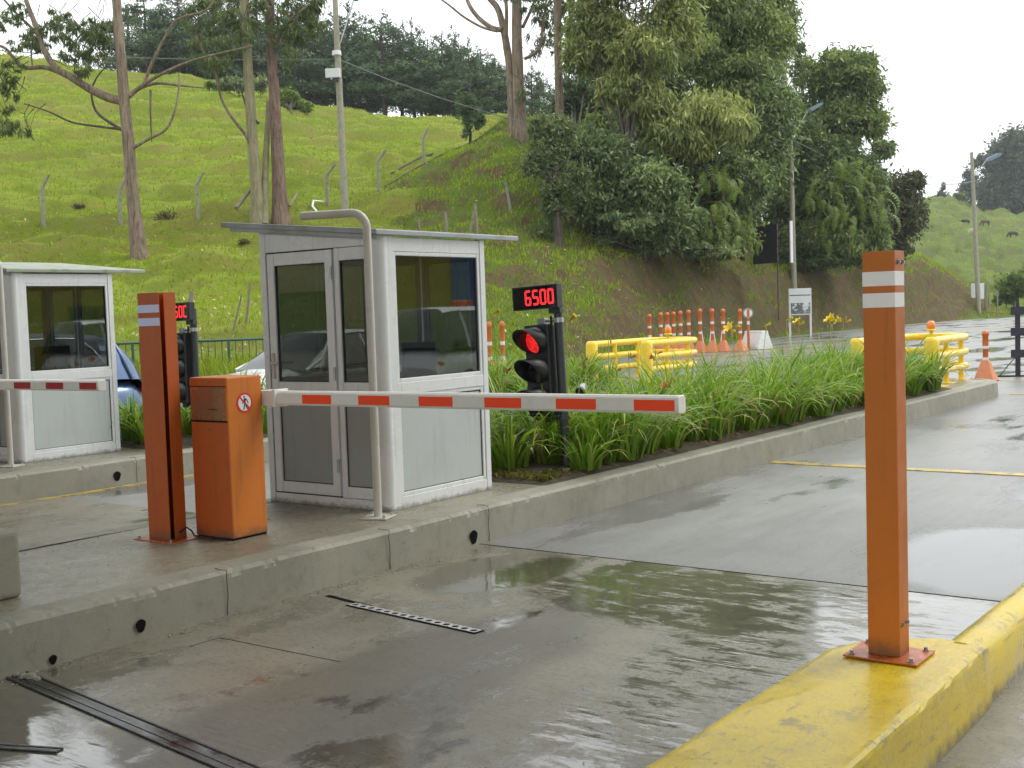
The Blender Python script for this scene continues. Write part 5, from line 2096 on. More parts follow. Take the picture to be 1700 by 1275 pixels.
# long grass between the lanes and the railing
rg = np.random.default_rng(8)
n = 15000
gx_ = rg.uniform(-60, 620, n)
gd = rg.uniform(23, 28.5, n)
P = np.array([tuple(at(a, 600, c_)) for a, c_ in zip(gx_, gd)])
P[:, 2] = .0
hgt = rg.uniform(.4, 1.0, n)
ang = rg.uniform(0, 2 * np.pi, n)
side = np.stack([np.cos(ang), np.sin(ang), 0 * ang], 1) * (.02 + .02 * rg.random(n))[:, None]
ln_ = np.stack([rg.normal(0, .22, n), rg.normal(0, .22, n), np.ones(n)], 1) * hgt[:, None]
VV = np.stack([P - side, P + side, P + ln_ + side * .2, P + ln_ * .97 - side * .2], 1).reshape(-1, 3)
tag(np_mesh('long_grass', VV, np.arange(4 * n).reshape(-1, 4), L['tuft'], tint=np.clip(rg.normal(.35, .25, n), 0, 1)), 'long green grass at the foot of the hill round the green railing', kind='stuff')
gv = [at(a, 600, c_) for a, c_ in ((-700, 21.5), (640, 24), (640, 36), (-700, 36))]
b = MB()
b.add([(v.x, v.y, .012) for v in gv], [(0, 1, 2, 3)])
tag(b.build('grass_verge', M['grass']), kind='structure')

# ------------------------------------------------------------------ trees
def leaves(rng, clumps, n, ln, asp, droop, spread=.5, zmin=None):
    """leaf faces through the volume of ellipsoid clumps (c, radii); returns V, Q, tint"""
    C = np.array([c for c, r in clumps], float)
    Rd = np.array([r for c, r in clumps], float)
    wv = (Rd[:, 0] * Rd[:, 1] * Rd[:, 2]) ** .75
    idx = rng.choice(len(clumps), n, p=wv / wv.sum())
    d = rng.normal(0, 1, (n, 3))
    d /= np.linalg.norm(d, axis=1)[:, None]
    rad = (1 - spread) + spread * rng.random(n) ** .6
    P = C[idx] + d * Rd[idx] * rad[:, None] * (1 + rng.normal(0, .17, n))[:, None]
    axis = d * .55 + rng.normal(0, .65, (n, 3)) - np.array([0, 0, 1.0]) * droop
    axis /= np.linalg.norm(axis, axis=1)[:, None]
    side = np.cross(axis, rng.normal(0, 1, (n, 3)) + np.array([0, 0, .4]))
    side /= np.linalg.norm(side, axis=1)[:, None] + 1e-9
    s = ln * (.6 + .8 * rng.random(n))
    a = axis * s[:, None]
    b = side * (s * asp)[:, None]
    V = np.stack([P - a * .5, P + b * .5 - a * .05, P + a * .5, P - b * .5 - a * .05], 1)
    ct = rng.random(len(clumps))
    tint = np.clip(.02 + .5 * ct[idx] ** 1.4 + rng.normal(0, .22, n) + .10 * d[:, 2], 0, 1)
    if zmin is not None:
        k = P[:, 2] > zmin
        V, tint = V[k], tint[k]
    return V.reshape(-1, 3), np.arange(4 * len(V)).reshape(-1, 4), tint


def subclumps(rng, c, r, k, f=.42, shell=.72):
    """small leaf clumps spread over one big one"""
    out = []
    for i in range(k):
        d = rng.normal(0, 1, 3)
        d /= np.linalg.norm(d)
        q = shell * (.55 + .45 * rng.random())
        rr = f * (.6 + .8 * rng.random())
        out.append((np.array(c) + d * np.array(r) * q, np.array(r) * rr * np.array([1, 1, .8])))
    return out


def px_clumps(depth, blobs, rng, k=12, f=.40, dj=1.5):
    out = []
    for bl in blobs:
        px, py, rx, ry = bl[:4]
        d = depth + rng.uniform(-dj, dj)
        c = np.array(at(px, py, d))
        r = np.array([rx / F * d, rx / F * d, ry / F * d])
        out += subclumps(rng, c, r, k, f)
    return out


def mass_tree(name, label, depth, blobs, mat, n, seed, base=None, ln=.34, asp=.34, droop=.5, k=13, f=.4, group=None, trunk='bark_dark', cat='tree', tr=.16, spread=.75, fill=.6):
    rng = np.random.default_rng(seed)
    cl = px_clumps(depth, blobs, rng, int(k * 1.6), f * .8)
    C = np.array([c for c, r in cl])
    bx, by = base if base else (np.mean([b_[0] for b_ in blobs]), max(b_[1] + b_[3] for b_ in blobs) + 20)
    d0 = depth + .3
    g = at(bx, by, d0)
    hb = hit(bx, by)
    if abs(float(np.dot(np.array(hb) - CPOS, CF)) - depth) < 14: g = hb
    t = thing(name, label, cat, g, 0, group)
    g = np.array(g)
    V, Q, T = leaves(rng, [(c - g, r) for c, r in cl], int(n * 1.15), ln * .85, asp, droop, spread)
    core = [(np.array(at(b_[0], b_[1], depth)) - g, np.array([b_[2], b_[2], b_[3]]) / F * depth * .92) for b_ in blobs]
    if fill:
        V2, Q2, T2 = leaves(rng, core, int(n * fill), ln * .85, asp, droop, .85)
        Q = np.concatenate([Q, Q2 + len(V)])
        V = np.concatenate([V, V2])
        T = np.concatenate([T, T2 * .9])
    np_mesh('crown', V, Q, L[mat] if isinstance(mat, str) else mat, t, T)
    b = MB()
    top = C.mean(0) - g
    top[2] = (C[:, 2].max() - g[2]) * .75
    b.tube([(0, 0, -1.5), tuple(top * .35 + np.array([.1, 0, 0])), tuple(top * .7), tuple(top)], [tr * 1.5, tr * 1.1, tr * .7, tr * .25], 8)
    for i in rng.choice(len(C), min(len(C), 14), replace=False):
        p = C[i] - g
        st = top * rng.uniform(.3, .7)
        mid = (st + p) / 2 + rng.normal(0, .2, 3)
        b.tube([tuple(st), tuple(mid), tuple(p)], [tr * .5, tr * .3, tr * .1], 6)
    b.build('trunk', M[trunk], t)
    return t


MG = 'trees crowded on top of the earth bank'
# in front of everything: the yellow green broad tree, its boughs and the dark thicket beside it
mass_tree('broadleaf_tree', 'tall yellow green tree with drooping leaves, first tall crown right of the twin gum trunks', 55, [(1000, 45, 75, 70), (1060, 100, 80, 60), (965, 90, 45, 50), (1110, 45, 70, 70), (1010, -40, 90, 60), (1040, 150, 65, 40), (1100, -40, 60, 50)], 'yellow', 20000, 1, (1040, 400), .36, .26, .9, 16, .36, MG)
mass_tree('broadleaf_tree', 'tall olive tree behind the yellow green one, reaching the top edge of the photo', 61, [(1200, 20, 85, 80), (1265, 60, 60, 70), (1160, -40, 80, 60), (1230, 125, 75, 50), (1285, -20, 45, 50), (1150, 90, 60, 50)], 'olive', 17000, 2, (1210, 380), .36, .3, .7, 15, .38, MG)
mass_tree('slender_tree', 'sparse thin crowned tree with sky showing through, right of the tall olive tree', 73, [(1312, 75, 34, 48), (1300, 20, 40, 35), (1325, 120, 30, 30), (1285, 150, 34, 34)], 'grey', 2600, 3, (1300, 380), .34, .3, .6, 16, .26, MG, tr=.10, fill=.15)
mass_tree('broadleaf_tree', 'low spreading yellow green tree with long drooping leaf sprays in the middle of the thicket', 54, [(1180, 188, 68, 40), (1120, 228, 60, 42), (1222, 210, 38, 36), (1080, 175, 50, 34), (1160, 240, 46, 30)], 'yellow', 11000, 4, (1150, 400), .40, .24, 1.2, 15, .36, MG)
mass_tree('thicket_tree', 'dark green dense tree left in the thicket above the bare soil', 52, [(1000, 265, 66, 56), (1070, 310, 78, 58), (990, 338, 58, 46), (1040, 372, 70, 30), (1115, 362, 60, 40), (950, 250, 40, 46)], 'dark', 17000, 5, (1040, 412), .30, .36, .5, 15, .36, MG)
mass_tree('flowering_shrub', 'pale green shrub with buff flower heads right of the twin gum trunks', 50, [(905, 265, 44, 52), (930, 222, 40, 38), (925, 335, 34, 44), (897, 212, 26, 28), (952, 300, 34, 40), (908, 385, 26, 22)], 'pale', 9000, 6, (925, 405), .20, .36, .2, 14, .36, MG, cat='shrub')
mass_tree('thicket_tree', 'shadowy dark tree in the centre of the thicket with ferns hanging on it', 59, [(1200, 300, 68, 50), (1262, 250, 58, 58), (1170, 368, 58, 34), (1232, 335, 46, 50), (1285, 185, 55, 60)], 'dark', 17000, 7, (1230, 425), .32, .34, .6, 15, .36, MG)
mass_tree('broadleaf_tree', 'round topped olive tree behind the left lamp pole of the far road', 75, [(1400, 112, 56, 38), (1372, 150, 48, 38), (1438, 150, 42, 42), (1402, 200, 68, 40), (1448, 205, 38, 34), (1352, 210, 38, 38), (1440, 105, 26, 26)], 'olive', 15000, 8, (1400, 420), .42, .34, .5, 15, .36, MG)
mass_tree('thicket_tree', 'dark leafy tree under the round topped tree, draped with bright ferns', 73, [(1390, 270, 58, 48), (1340, 300, 48, 56), (1430, 310, 43, 56), (1372, 368, 66, 42), (1330, 366, 38, 42), (1422, 388, 42, 28), (1468, 248, 26, 22)], 'dark', 15000, 9, (1385, 430), .40, .34, .5, 15, .36, MG)
mass_tree('russet_tree', 'dusky reddish brown bush tree at the right end of the bank', 79, [(1500, 318, 36, 40), (1490, 368, 46, 46), (1518, 358, 26, 44), (1480, 415, 36, 20), (1522, 300, 20, 20), (1470, 330, 30, 40)], 'red', 11000, 10, (1495, 432), .36, .36, .4, 15, .36, MG)
mass_tree('cypress_tree', 'blackish conifer crown between the twin gum trunks and the yellow green tree', 66, [(955, 145, 38, 36), (938, 185, 34, 36), (985, 170, 40, 40), (960, 215, 50, 30)], 'pine', 6500, 11, (960, 330), .36, .22, .4, 14, .34, MG)
mass_tree('thicket_bush', 'low brown green bushes at the foot of the thicket over the bare bank', 53, [(1010, 405, 50, 18), (1085, 412, 55, 18), (960, 398, 24, 18), (1150, 415, 40, 16), (1200, 420, 36, 14)], 'grey', 7000, 12, (1060, 425), .24, .4, .3, 12, .36, MG, cat='bush')

mass_tree('thicket_bush', 'deep shaded bush under the middle of the thicket, behind the hanging ferns', 57, [(1120, 330, 60, 70), (1180, 400, 60, 34), (1110, 400, 50, 30), (1230, 300, 60, 60), (1140, 280, 60, 50), (1090, 240, 50, 50)], 'dark', 15000, 13, (1160, 425), .30, .36, .5, 15, .38, MG, cat='bush')
mass_tree('thicket_bush', 'deep shaded bush behind the lamp pole at the right of the thicket', 72, [(1300, 330, 50, 70), (1290, 250, 40, 60), (1330, 240, 46, 60), (1340, 410, 50, 28), (1400, 415, 50, 26), (1380, 330, 60, 70), (1450, 370, 34, 50), (1440, 300, 40, 50), (1360, 432, 50, 16), (1420, 432, 50, 14)], 'dark', 19000, 14, (1350, 436), .38, .36, .5, 15, .38, MG, cat='bush')
mass_tree('thicket_bush', 'olive bush behind the pale shrub and below the blackish conifer', 60, [(960, 330, 50, 70), (1000, 220, 50, 40), (1060, 220, 60, 46), (920, 300, 30, 60)], 'olive', 8000, 15, (980, 410), .32, .36, .5, 14, .38, MG, cat='bush')

mass_tree('broadleaf_tree', 'mid green tree filling the gap between the two tall crowns and the round topped tree', 76, [(1290, 60, 50, 60), (1330, 190, 40, 50), (1150, 60, 60, 80), (1120, 170, 60, 50), (1230, 190, 60, 40), (1340, 120, 26, 40), (1180, 130, 50, 50)], 'olive', 13000, 16, (1260, 410), .36, .32, .6, 15, .38, MG)
mass_tree('thicket_bush', 'leafy mid green bushes hanging over the bare bank below the ferns', 58, [(1200, 385, 60, 40), (1140, 395, 50, 26), (1070, 395, 60, 20)], 'olive', 8000, 17, (1190, 425), .28, .36, .6, 14, .38, MG, cat='bush')
mass_tree('thicket_bush', 'leafy mid green bushes over the bank right of the lamp pole', 71, [(1345, 395, 40, 36), (1400, 400, 46, 34), (1450, 400, 34, 34), (1300, 400, 24, 30)], 'olive', 8000, 18, (1385, 436), .34, .36, .6, 14, .38, MG, cat='bush')

mass_tree('thicket_tree', 'broad dark green tree at the back of the thicket, seen between the front crowns', 68, [(985, 200, 60, 90), (1080, 225, 80, 90), (1180, 250, 80, 110), (1275, 250, 60, 100), (1000, 110, 50, 60), (1240, 110, 70, 60), (1100, 130, 60, 60)], 'dark', 15000, 19, (1120, 405), .46, .36, .5, 14, .40, MG)


def fern(label, px, py, depth, n, ln, seed):
    rng = np.random.default_rng(seed)
    g = at(px, py, depth + .9)
    t = thing('hanging_fern', label, 'fern', g, 0, 'bright ferns hanging in the thicket')
    V, Q, T = [], [], []
    for i in range(n):
        a = rng.uniform(-2.6, .6) + math.atan2(-CF[1], -CF[0]) + 1.0
        out = np.array([math.cos(a), math.sin(a), 0])
        side = np.array([-out[1], out[0], 0])
        p = np.array([rng.normal(0, .6), rng.normal(0, .4), rng.normal(0, .6)])
        an = rng.uniform(-.7, .7)
        l = ln * rng.uniform(.45, 1.0)
        ns = 15
        for k in range(ns):
            f = k / ns
            d = out * math.cos(an) + np.array([0, 0, 1]) * math.sin(an)
            p2 = p + d * l / ns
            w = .15 * l / 1.6 * math.sin(math.pi * min(1, .12 + f * .95)) ** .8 + .02
            dn = np.array([0, 0, -.35 * w])
            for sgn in (-1, 1):
                b0 = len(V)
                tip = p + side * sgn * w + dn + d * w * .35
                V += [p, p + d * l / ns * .75, tip + d * .03, tip]
                Q.append((b0, b0 + 1, b0 + 2, b0 + 3))
                T.append(np.clip(rng.normal(.5, .22) + .2 * (1 - f), 0, 1))
            p = p2
            an -= .17 + .05 * f
    np_mesh('fronds', np.array(V), np.array(Q), L['fern'], t, np.array(T))
    b = MB()
    b.tube([(0, 0, .1), (0, 0, -.1), (0.05, 0, -.3)], [.05, .06, .04], 8)
    b.build('rootstock', M['bark_dark'], t)
    return t


for i, (px, py, dp, n, l, lb) in enumerate([
    (1182, 285, 53.5, 16, 2.0, 'light green fern topmost in the middle thicket'),
    (1200, 325, 53.0, 20, 2.0, 'large light green fern below the topmost fern of the middle thicket'),
    (1178, 372, 53.0, 20, 1.8, 'fern trailing lowest over the bank in the middle thicket'),
    (1232, 392, 56.0, 12, 1.4, 'small fern beside the dark billboard'),
    (1345, 335, 69.0, 18, 2.2, 'fern just right of the left lamp pole'),
    (1378, 350, 68.5, 22, 2.3, 'broad fern between the lamp pole and the right bollard'),
    (1405, 268, 69.0, 14, 2.4, 'high fern under the round topped olive tree'),
    (1436, 300, 69.5, 20, 2.8, 'long fern hanging behind the top of the right bollard'),
    (1440, 350, 69.5, 20, 2.4, 'fern low behind the top of the right bollard'),
    (1392, 372, 68.5, 14, 1.8, 'lowest fern right of the lamp pole')]):
    fern(lb, px, py, dp, n, l, 40 + i)


# pines on the ridge: three kinds, copied
def pine(seed, h, label):
    rng = np.random.default_rng(seed)
    t = thing('pine_tree', label, 'pine tree', (0, 0, -60), 0, 'dark pines lined up on the hill ridge')
    b = MB()
    b.tube([(0, 0, -1.5), (.1, 0, h * .4), (rng.normal(0, .15), .1, h * .75), (0, 0, h * .97)], [.22, .17, .11, .03], 7)
    cl = []
    nl = 13
    for i in range(nl):
        f = i / (nl - 1)
        z = h * (.22 + .76 * f)
        rad = h * (.225 * (1 - f ** 1.8) + .05) * rng.uniform(.8, 1.2)
        nb = 5 if f < .8 else 3
        for q in range(nb):
            a = rng.uniform(0, 6.28)
            rr = rad * rng.uniform(.5, 1.0)
            c = np.array([math.cos(a) * rr, math.sin(a) * rr, z + rng.normal(0, .25)])
            cl.append((c, np.array([rad * .50, rad * .50, h * .045 * rng.uniform(.8, 1.3)])))
            b.tube([(0, 0, z - .3), tuple(c)], [.05, .02], 5)
    b.build('trunk', M['bark_dark'], t)
    V, Q, T = leaves(rng, cl, 7500, .42, .26, .0, .9)
    np_mesh('crown', V, Q, L['pine'], t, T)
    return t


PP = [pine(100 + i, 11.0, 'dark green pine with bare lower trunk, one of the row along the ridge') for i in range(4)]
prow = [(215, 5, 132), (245, -12, 126), (275, 8, 134), (300, -18, 128), (335, 0, 133), (362, -14, 127), (395, 6, 134), (430, -2, 130), (468, 12, 134), (500, 4, 128), (522, 20, 133),
        (585, 14, 130), (612, 34, 134), (640, 26, 127), (668, 44, 133), (690, 40, 128), (715, 62, 133), (738, 58, 128), (760, 54, 130), (780, 70, 126), (803, 78, 132), (825, 96, 127), (850, 106, 130), (885, 112, 126), (905, 130, 132),
        (560, 24, 136), (640, 60, 138), (700, 70, 138), (770, 90, 138), (345, 30, 138), (450, 30, 138), (260, 40, 138), (540, 40, 138), (600, 60, 138), (400, 40, 139), (310, 30, 138)]
prng = random.Random(5)
for i, (px, ty, dp) in enumerate(prow):
    o = PP[i] if i < 4 else copy_tree(PP[i % 4])
    by = np.interp(px, [200, 400, 560, 700, 900], [130, 158, 198, 205, 212]) + 6
    g = at(px, by, dp)
    h = (by - ty) / F * dp
    o.location = g
    s = h / 11.0
    o.scale = (s * prng.uniform(.95, 1.3), s * prng.uniform(.95, 1.3), s)
    o.rotation_euler = (0, 0, prng.uniform(0, 6.28))

# small shrubs on the ridge line and a lone sapling
mass_tree('ridge_shrub', 'light green shrub on the ridge behind the gum trunks', 100, [(480, 165, 22, 22), (500, 178, 20, 12), (462, 160, 14, 14)], 'bright', 1800, 61, (482, 190), .45, .35, .2, 8, .42, None, cat='bush', tr=.05)
mass_tree('ridge_shrub', 'grey green bushes on the ridge between the two gum groups', 104, [(395, 140, 30, 14), (365, 142, 22, 10), (430, 140, 18, 16)], 'grey', 1800, 62, (395, 158), .45, .35, .2, 8, .42, None, cat='bush', tr=.05)
mass_tree('sapling', 'slim young conifer standing on the grass before the pine row', 64, [(776, 185, 26, 30), (768, 165, 18, 22), (790, 200, 20, 18), (772, 222, 8, 10)], 'pine', 1500, 63, (779, 243), .30, .22, .2, 9, .36, None, tr=.07)


# gum trees: trunks and limbs surveyed, given real thickness and depth
def gum(label, depth, stems, mat, crowns=(), n=3000, seed=1, leafmat='euc', group=None, dz=.6, ln=.26):
    rng = np.random.default_rng(seed)
    p0 = stems[0][0][0]
    g0 = hit(p0[0], p0[1])
    g = np.array(g0)
    d0 = float(np.dot(g - CPOS, CF))
    t = thing('gum_tree', label, 'tree', g0, 0, group)
    for si, (pts, w0, w1, nm, mt) in enumerate(stems):
        off = 0 if nm == 'trunk' else rng.uniform(-dz, dz)
        P = []
        for i, (px, py) in enumerate(pts):
            f = i / max(1, len(pts) - 1)
            dd = d0 + (0 if nm == 'trunk' else off * f * 2.2 + rng.uniform(-.1, .1))
            P.append(np.array(at(px, py, dd)) - g)
        # smooth by subdividing
        fine, rad = [], []
        m_ = 5
        for i in range(len(P) - 1):
            a = P[max(i - 1, 0)]; b_ = P[i]; c = P[i + 1]; d = P[min(i + 2, len(P) - 1)]
            for k in range(m_):
                u = k / m_
                q = .5 * ((2 * b_) + (-a + c) * u + (2 * a - 5 * b_ + 4 * c - d) * u * u + (-a + 3 * b_ - 3 * c + d) * u ** 3)
                fine.append(q)
        fine.append(P[-1])
        for i in range(len(fine)):
            f = i / (len(fine) - 1)
            rad.append(max(.012, (w0 + (w1 - w0) * f) / F * d0 / 2 * (1 + (.38 * max(0, 1 - f * 6) if nm == 'trunk' else 0)) * (1 + .07 * noise.noise(Vector((f * 14, si, seed))))))
        if nm == 'trunk': fine[0] = fine[0] - np.array([0, 0, .4])
        b = MB()
        b.tube([tuple(q) for q in fine], rad, 12 if nm == 'trunk' else 8)
        b.build(nm, M[mt], t)
    if crowns:
        cl = []
        twiggy = n > 1000
        for px, py, rx, ry in crowns:
            c = np.array(at(px, py, d0 + rng.uniform(-dz, dz) * 1.5)) - g
            cl += subclumps(rng, c, np.array([rx, rx, ry]) * 1.12 / F * d0, 16, .30, .95)
        V, Q, T = leaves(rng, cl, int(n * 1.1), ln * .9, .18, 1.2, 1.0)
        np_mesh('crown', V, Q, L[leafmat], t, T)
        # fine twigs carrying the leaf sprays
        b = MB()
        for c, r in cl[::3] if twiggy else []:
            q = c + rng.normal(0, .25, 3) + np.array([0, 0, .25])
            b.tube([tuple(q + np.array([rng.normal(0, .35), rng.normal(0, .35), .35])), tuple(q), tuple(c)], [.018, .012, .005], 5)
        if twiggy: b.build('twigs', M['bark_dark'], t)
    return t


gum('leaning gum tree with a crooked low branch to the left and a yellow paint mark', 36, [
    ([(232, 430), (226, 375), (219, 315), (214, 245), (207, 175), (202, 110), (197, 50), (192, -20), (188, -80)], 24, 13, 'trunk', 'bark'),
    ([(205, 168), (180, 162), (150, 148), (118, 128), (92, 112), (72, 80), (60, 45), (45, 5), (35, -30)], 16, 6, 'branch', 'bark'),
    ([(110, 124), (75, 112), (40, 112), (22, 95), (5, 78), (-30, 70)], 9, 4, 'branch', 'bark'),
    ([(78, 92), (60, 55), (30, 25), (0, -8)], 6, 3, 'branch', 'bark_dark'),
    ([(207, 218), (185, 205), (160, 185), (152, 155), (160, 130), (180, 105)], 6, 2, 'branch', 'bark_dark'),
    ([(204, 215), (165, 210), (120, 203), (80, 185), (40, 172)], 5, 2, 'branch', 'bark_dark'),
    ([(214, 160), (232, 146), (262, 138), (300, 142), (340, 146)], 9, 2, 'branch', 'bark'),
    ([(225, 150), (255, 130), (300, 108), (350, 92), (420, 76)], 7, 2, 'branch', 'bark'),
    ([(240, 138), (252, 105), (275, 60), (295, 32), (340, 18), (360, -5)], 6, 3, 'branch', 'bark'),
    ([(222, 245), (248, 230), (275, 215), (290, 185), (297, 145), (297, 120)], 6, 2, 'branch', 'bark'),
    ([(55, 60), (52, 85), (54, 112)], 4, 2, 'branch', 'bark_dark'),
    ([(250, 150), (250, 190), (252, 235)], 4, 2, 'branch', 'bark_dark'),
], 'bark', [(122, 60, 34, 30), (150, 52, 26, 24), (128, 95, 30, 18), (12, 40, 22, 16), (45, 75, 26, 18), (8, 200, 22, 22), (40, 222, 12, 10), (20, 160, 12, 10), (165, 85, 16, 18), (25, 110, 18, 10), (100, 35, 22, 18), (70, 60, 20, 18), (180, 60, 16, 20), (140, 115, 18, 10), (30, 20, 18, 14), (12, 135, 18, 20)], 6000, 71, group='gum trees on the hill slope')

gum('pair of slim gum stems, one smooth green and one pale, left behind the booth roof', 40, [
    ([(428, 372), (426, 320), (422, 270), (418, 215), (414, 150), (410, 80), (406, 20), (403, -40)], 20, 14, 'trunk', 'bark_green'),
    ([(440, 372), (440, 300), (443, 230), (446, 170)], 14, 8, 'stem', 'bark_green'),
    ([(424, 262), (408, 225), (385, 195), (368, 165), (358, 125), (345, 100), (325, 60)], 6, 3, 'branch', 'bark'),
    ([(430, 205), (415, 190), (405, 165), (398, 140)], 5, 2, 'branch', 'bark_dark'),
    ([(392, 346), (404, 330), (420, 310)], 7, 6, 'stub', 'stake'),
], 'bark_green', [(395, 25, 40, 30), (370, 60, 30, 36), (350, 95, 34, 28), (340, 30, 36, 22), (420, -10, 40, 26), (385, 80, 24, 20), (330, 78, 18, 22), (375, 5, 40, 24), (360, 125, 20, 26), (325, 50, 24, 26), (410, 60, 18, 26), (432, 30, 18, 30)], 6500, 72, group='gum trees on the hill slope')

gum('red shaggy barked gum trunk right behind the booth roof, bark peeling in strips', 40, [
    ([(467, 374), (464, 320), (461, 260), (458, 205), (455, 150), (451, 90), (449, 30), (446, -50)], 25, 12, 'trunk', 'bark_red'),
    ([(462, 125), (472, 115), (483, 108)], 5, 3, 'branch', 'bark_dark'),
    ([(456, 80), (468, 52), (485, 30), (510, 10)], 6, 3, 'branch', 'bark'),
    ([(452, 40), (435, 15), (420, -10)], 6, 3, 'branch', 'bark'),
    ([(481, 342), (488, 330), (493, 322)], 5, 4, 'stub', 'stake'),
], 'bark_red', [(480, 20, 34, 26), (505, 45, 26, 30), (470, 60, 22, 30), (515, 15, 22, 24), (440, 5, 24, 20), (490, 75, 18, 20), (500, -5, 40, 24), (475, 95, 16, 20), (525, 40, 16, 20)], 4600, 73, group='gum trees on the hill slope')

gum('twin stemmed gum tree crowning the grassy knoll, its grey limbs spreading left', 58, [
    ([(864, 228), (862, 180), (860, 120), (858, 60), (858, 0), (858, -60)], 22, 14, 'trunk', 'bark'),
    ([(852, 228), (850, 180), (847, 120), (840, 70), (834, 40), (825, 12), (805, -10)], 16, 9, 'stem', 'bark'),
    ([(833, 50), (815, 45), (795, 30), (780, 10), (772, -12)], 9, 6, 'branch', 'bark'),
    ([(826, 52), (800, 45), (770, 28), (745, 8), (725, -6)], 5, 3, 'branch', 'bark'),
    ([(840, 60), (841, 20), (838, -20)], 7, 5, 'branch', 'bark'),
    ([(870, 98), (885, 90), (898, 76), (900, 50), (905, 20), (915, -5)], 6, 3, 'branch', 'bark'),
    ([(868, 45), (880, 20), (890, -5)], 6, 4, 'branch', 'bark'),
], 'bark', [(895, 55, 20, 30), (880, 10, 26, 20), (910, 25, 18, 22), (915, 70, 14, 20), (850, -15, 30, 16), (888, 95, 10, 14), (862, 160, 9, 14), (905, -5, 30, 18), (925, 45, 14, 24), (895, 130, 8, 14)], 2600, 74, leafmat='pale', group='gum trees on the hill slope', ln=.34)

gum('single straight gum trunk standing behind the dark conifer crown', 63, [
    ([(930, 260), (929, 180), (927, 110), (926, 50), (925, -40)], 15, 12, 'trunk', 'bark'),
    ([(930, 80), (945, 60), (955, 30), (962, 0)], 5, 2, 'branch', 'bark_dark'),
], 'bark', [(948, 10, 20, 24), (965, 40, 18, 30), (940, 50, 14, 18)], 900, 75, leafmat='pale', group='gum trees on the hill slope', ln=.34)

# yellow paint mark on the leaning gum
# fallen branches on the knoll
b = MB()
for pl in ([(650, 290), (700, 262), (760, 248), (790, 235)], [(690, 268), (735, 255), (770, 262)], [(640, 305), (680, 285), (720, 262)], [(835, 262), (862, 275), (880, 292)]):
    b.tube([hit(*p) + Vector((0, 0, .08)) for p in pl], [.05, .06, .05, .03][:len(pl)], 6)
    break
tag(b.build('fallen_branch', M['bark_dark']), 'long dark fallen branch across the knoll below the twin gum', 'branch')
b = MB()
b.tube([hit(*p) + Vector((0, 0, .08)) for p in [(640, 312), (690, 282), (735, 258)]], [.04, .05, .03], 6)
tag(b.build('fallen_branch', M['bark_dark']), 'shorter fallen branch on the boundary between pasture and knoll', 'branch')
# leaf litter mounds
for px, py, s, lb in ((275, 361, .5, 'brown heap of dead grass on the lawn right of the leaning gum'), (407, 404, .28, 'small black clod on the grass left of the booth roof'), (130, 344, .3, 'little brown heap of dead grass near the leftmost fence post')):
    h = hit(px, py)
    r_ = np.random.default_rng(int(px))
    V, Q, T = leaves(r_, [(np.array([0, 0, .0]), np.array([s, s, s * .55]))], 500, .14, .2, -.3, .9)
    o = np_mesh('grass_heap', V, Q, leaf_mat('dead_grass', (.05, .035, .02), (.11, .085, .04), (.2, .17, .07)), None, T)
    o.location = h
    tag(o, lb, 'grass heap')
    o['kind'] = 'thing'

# ------------------------------------------------------------------ pasture fence: old concrete posts with cranked tops
FP = [(73, 375, 290, 10, 1, 'leftmost cranked fence post on the hillside'), (201, 374, 296, 9, 1, 'cranked fence post partly behind the leaning gum trunk'), (329, 364, 287, 9, 1, 'cranked fence post between the leaning gum and the slim gum pair'),
      (544, 342, 273, 12, 1, 'cranked fence post left of the lamp pole'), (629, 318, 249, 11, 1, 'cranked fence post right of the lamp pole with its tip bent right'), (704, 278, 213, 7, 1, 'highest cranked fence post below the pine row'),
      (849, 350, 303, -8, 0, 'pale straight stake on the slope right of the knoll')]
FG = 'old fence posts on the hillside'
for px, by, ty, crank, bent, lb in FP:
    g = hit(px, by)
    d0 = float(np.dot(np.array(g) - CPOS, CF))
    h = (by - ty) / F * d0
    t = thing('fence_post', lb, 'fence post', g, 0, FG)
    b = MB()
    rt = Vector(CR)
    c = crank / F * d0
    if bent:
        b.tube([(0, 0, -.2), (0, 0, h * .72), tuple(rt * c * .3 + Vector((0, 0, h * .80))), tuple(rt * c * 1.3 + Vector((0, 0, h)))], [.075, .07, .065, .05], 6, smooth=False)
    else:
        b.tube([(0, 0, -.2), tuple(rt * c + Vector((0, 0, h)))], [.07, .06], 6, smooth=False)
    b.build('shaft', M['post_conc'], t)
for (x0, y0), (x1, y1), w_, lb in (((385, 548), (401, 490), 4, 'thin leaning stake left of the booth, tilted right'), ((407, 536), (415, 470), 5, 'upright thin stake left of the booth'), ((741, 392), (739, 352), 6, 'stub of a stake showing above the booth roof, left one'),
                              ((792, 400), (788, 338), 6, 'taller forked stake above the right end of the booth roof'), ((776, 398), (787, 350), 4, 'slanting brace of the forked stake above the booth roof'), ((312, 520), (318, 484), 9, 'pale broken stump behind the left price display'), ((697, 400), (695, 362), 4, 'faint thin stake above the middle of the booth roof')):
    g = hit(x0, y0)
    d0 = float(np.dot(np.array(g) - CPOS, CF))
    top = at(x1, y1, d0)
    b = MB()
    r_ = w_ / F * d0 / 2
    b.tube([tuple(Vector((0, 0, -.15))), tuple((top - g) * .5 + Vector((.02, .01, 0))), tuple(top - g)], [r_, r_ * .95, r_ * .8], 7)
    o = b.build('wooden_stake', M['stake'])
    o.location = g
    tag(o, lb, 'stake', 'wooden stakes on the slope')

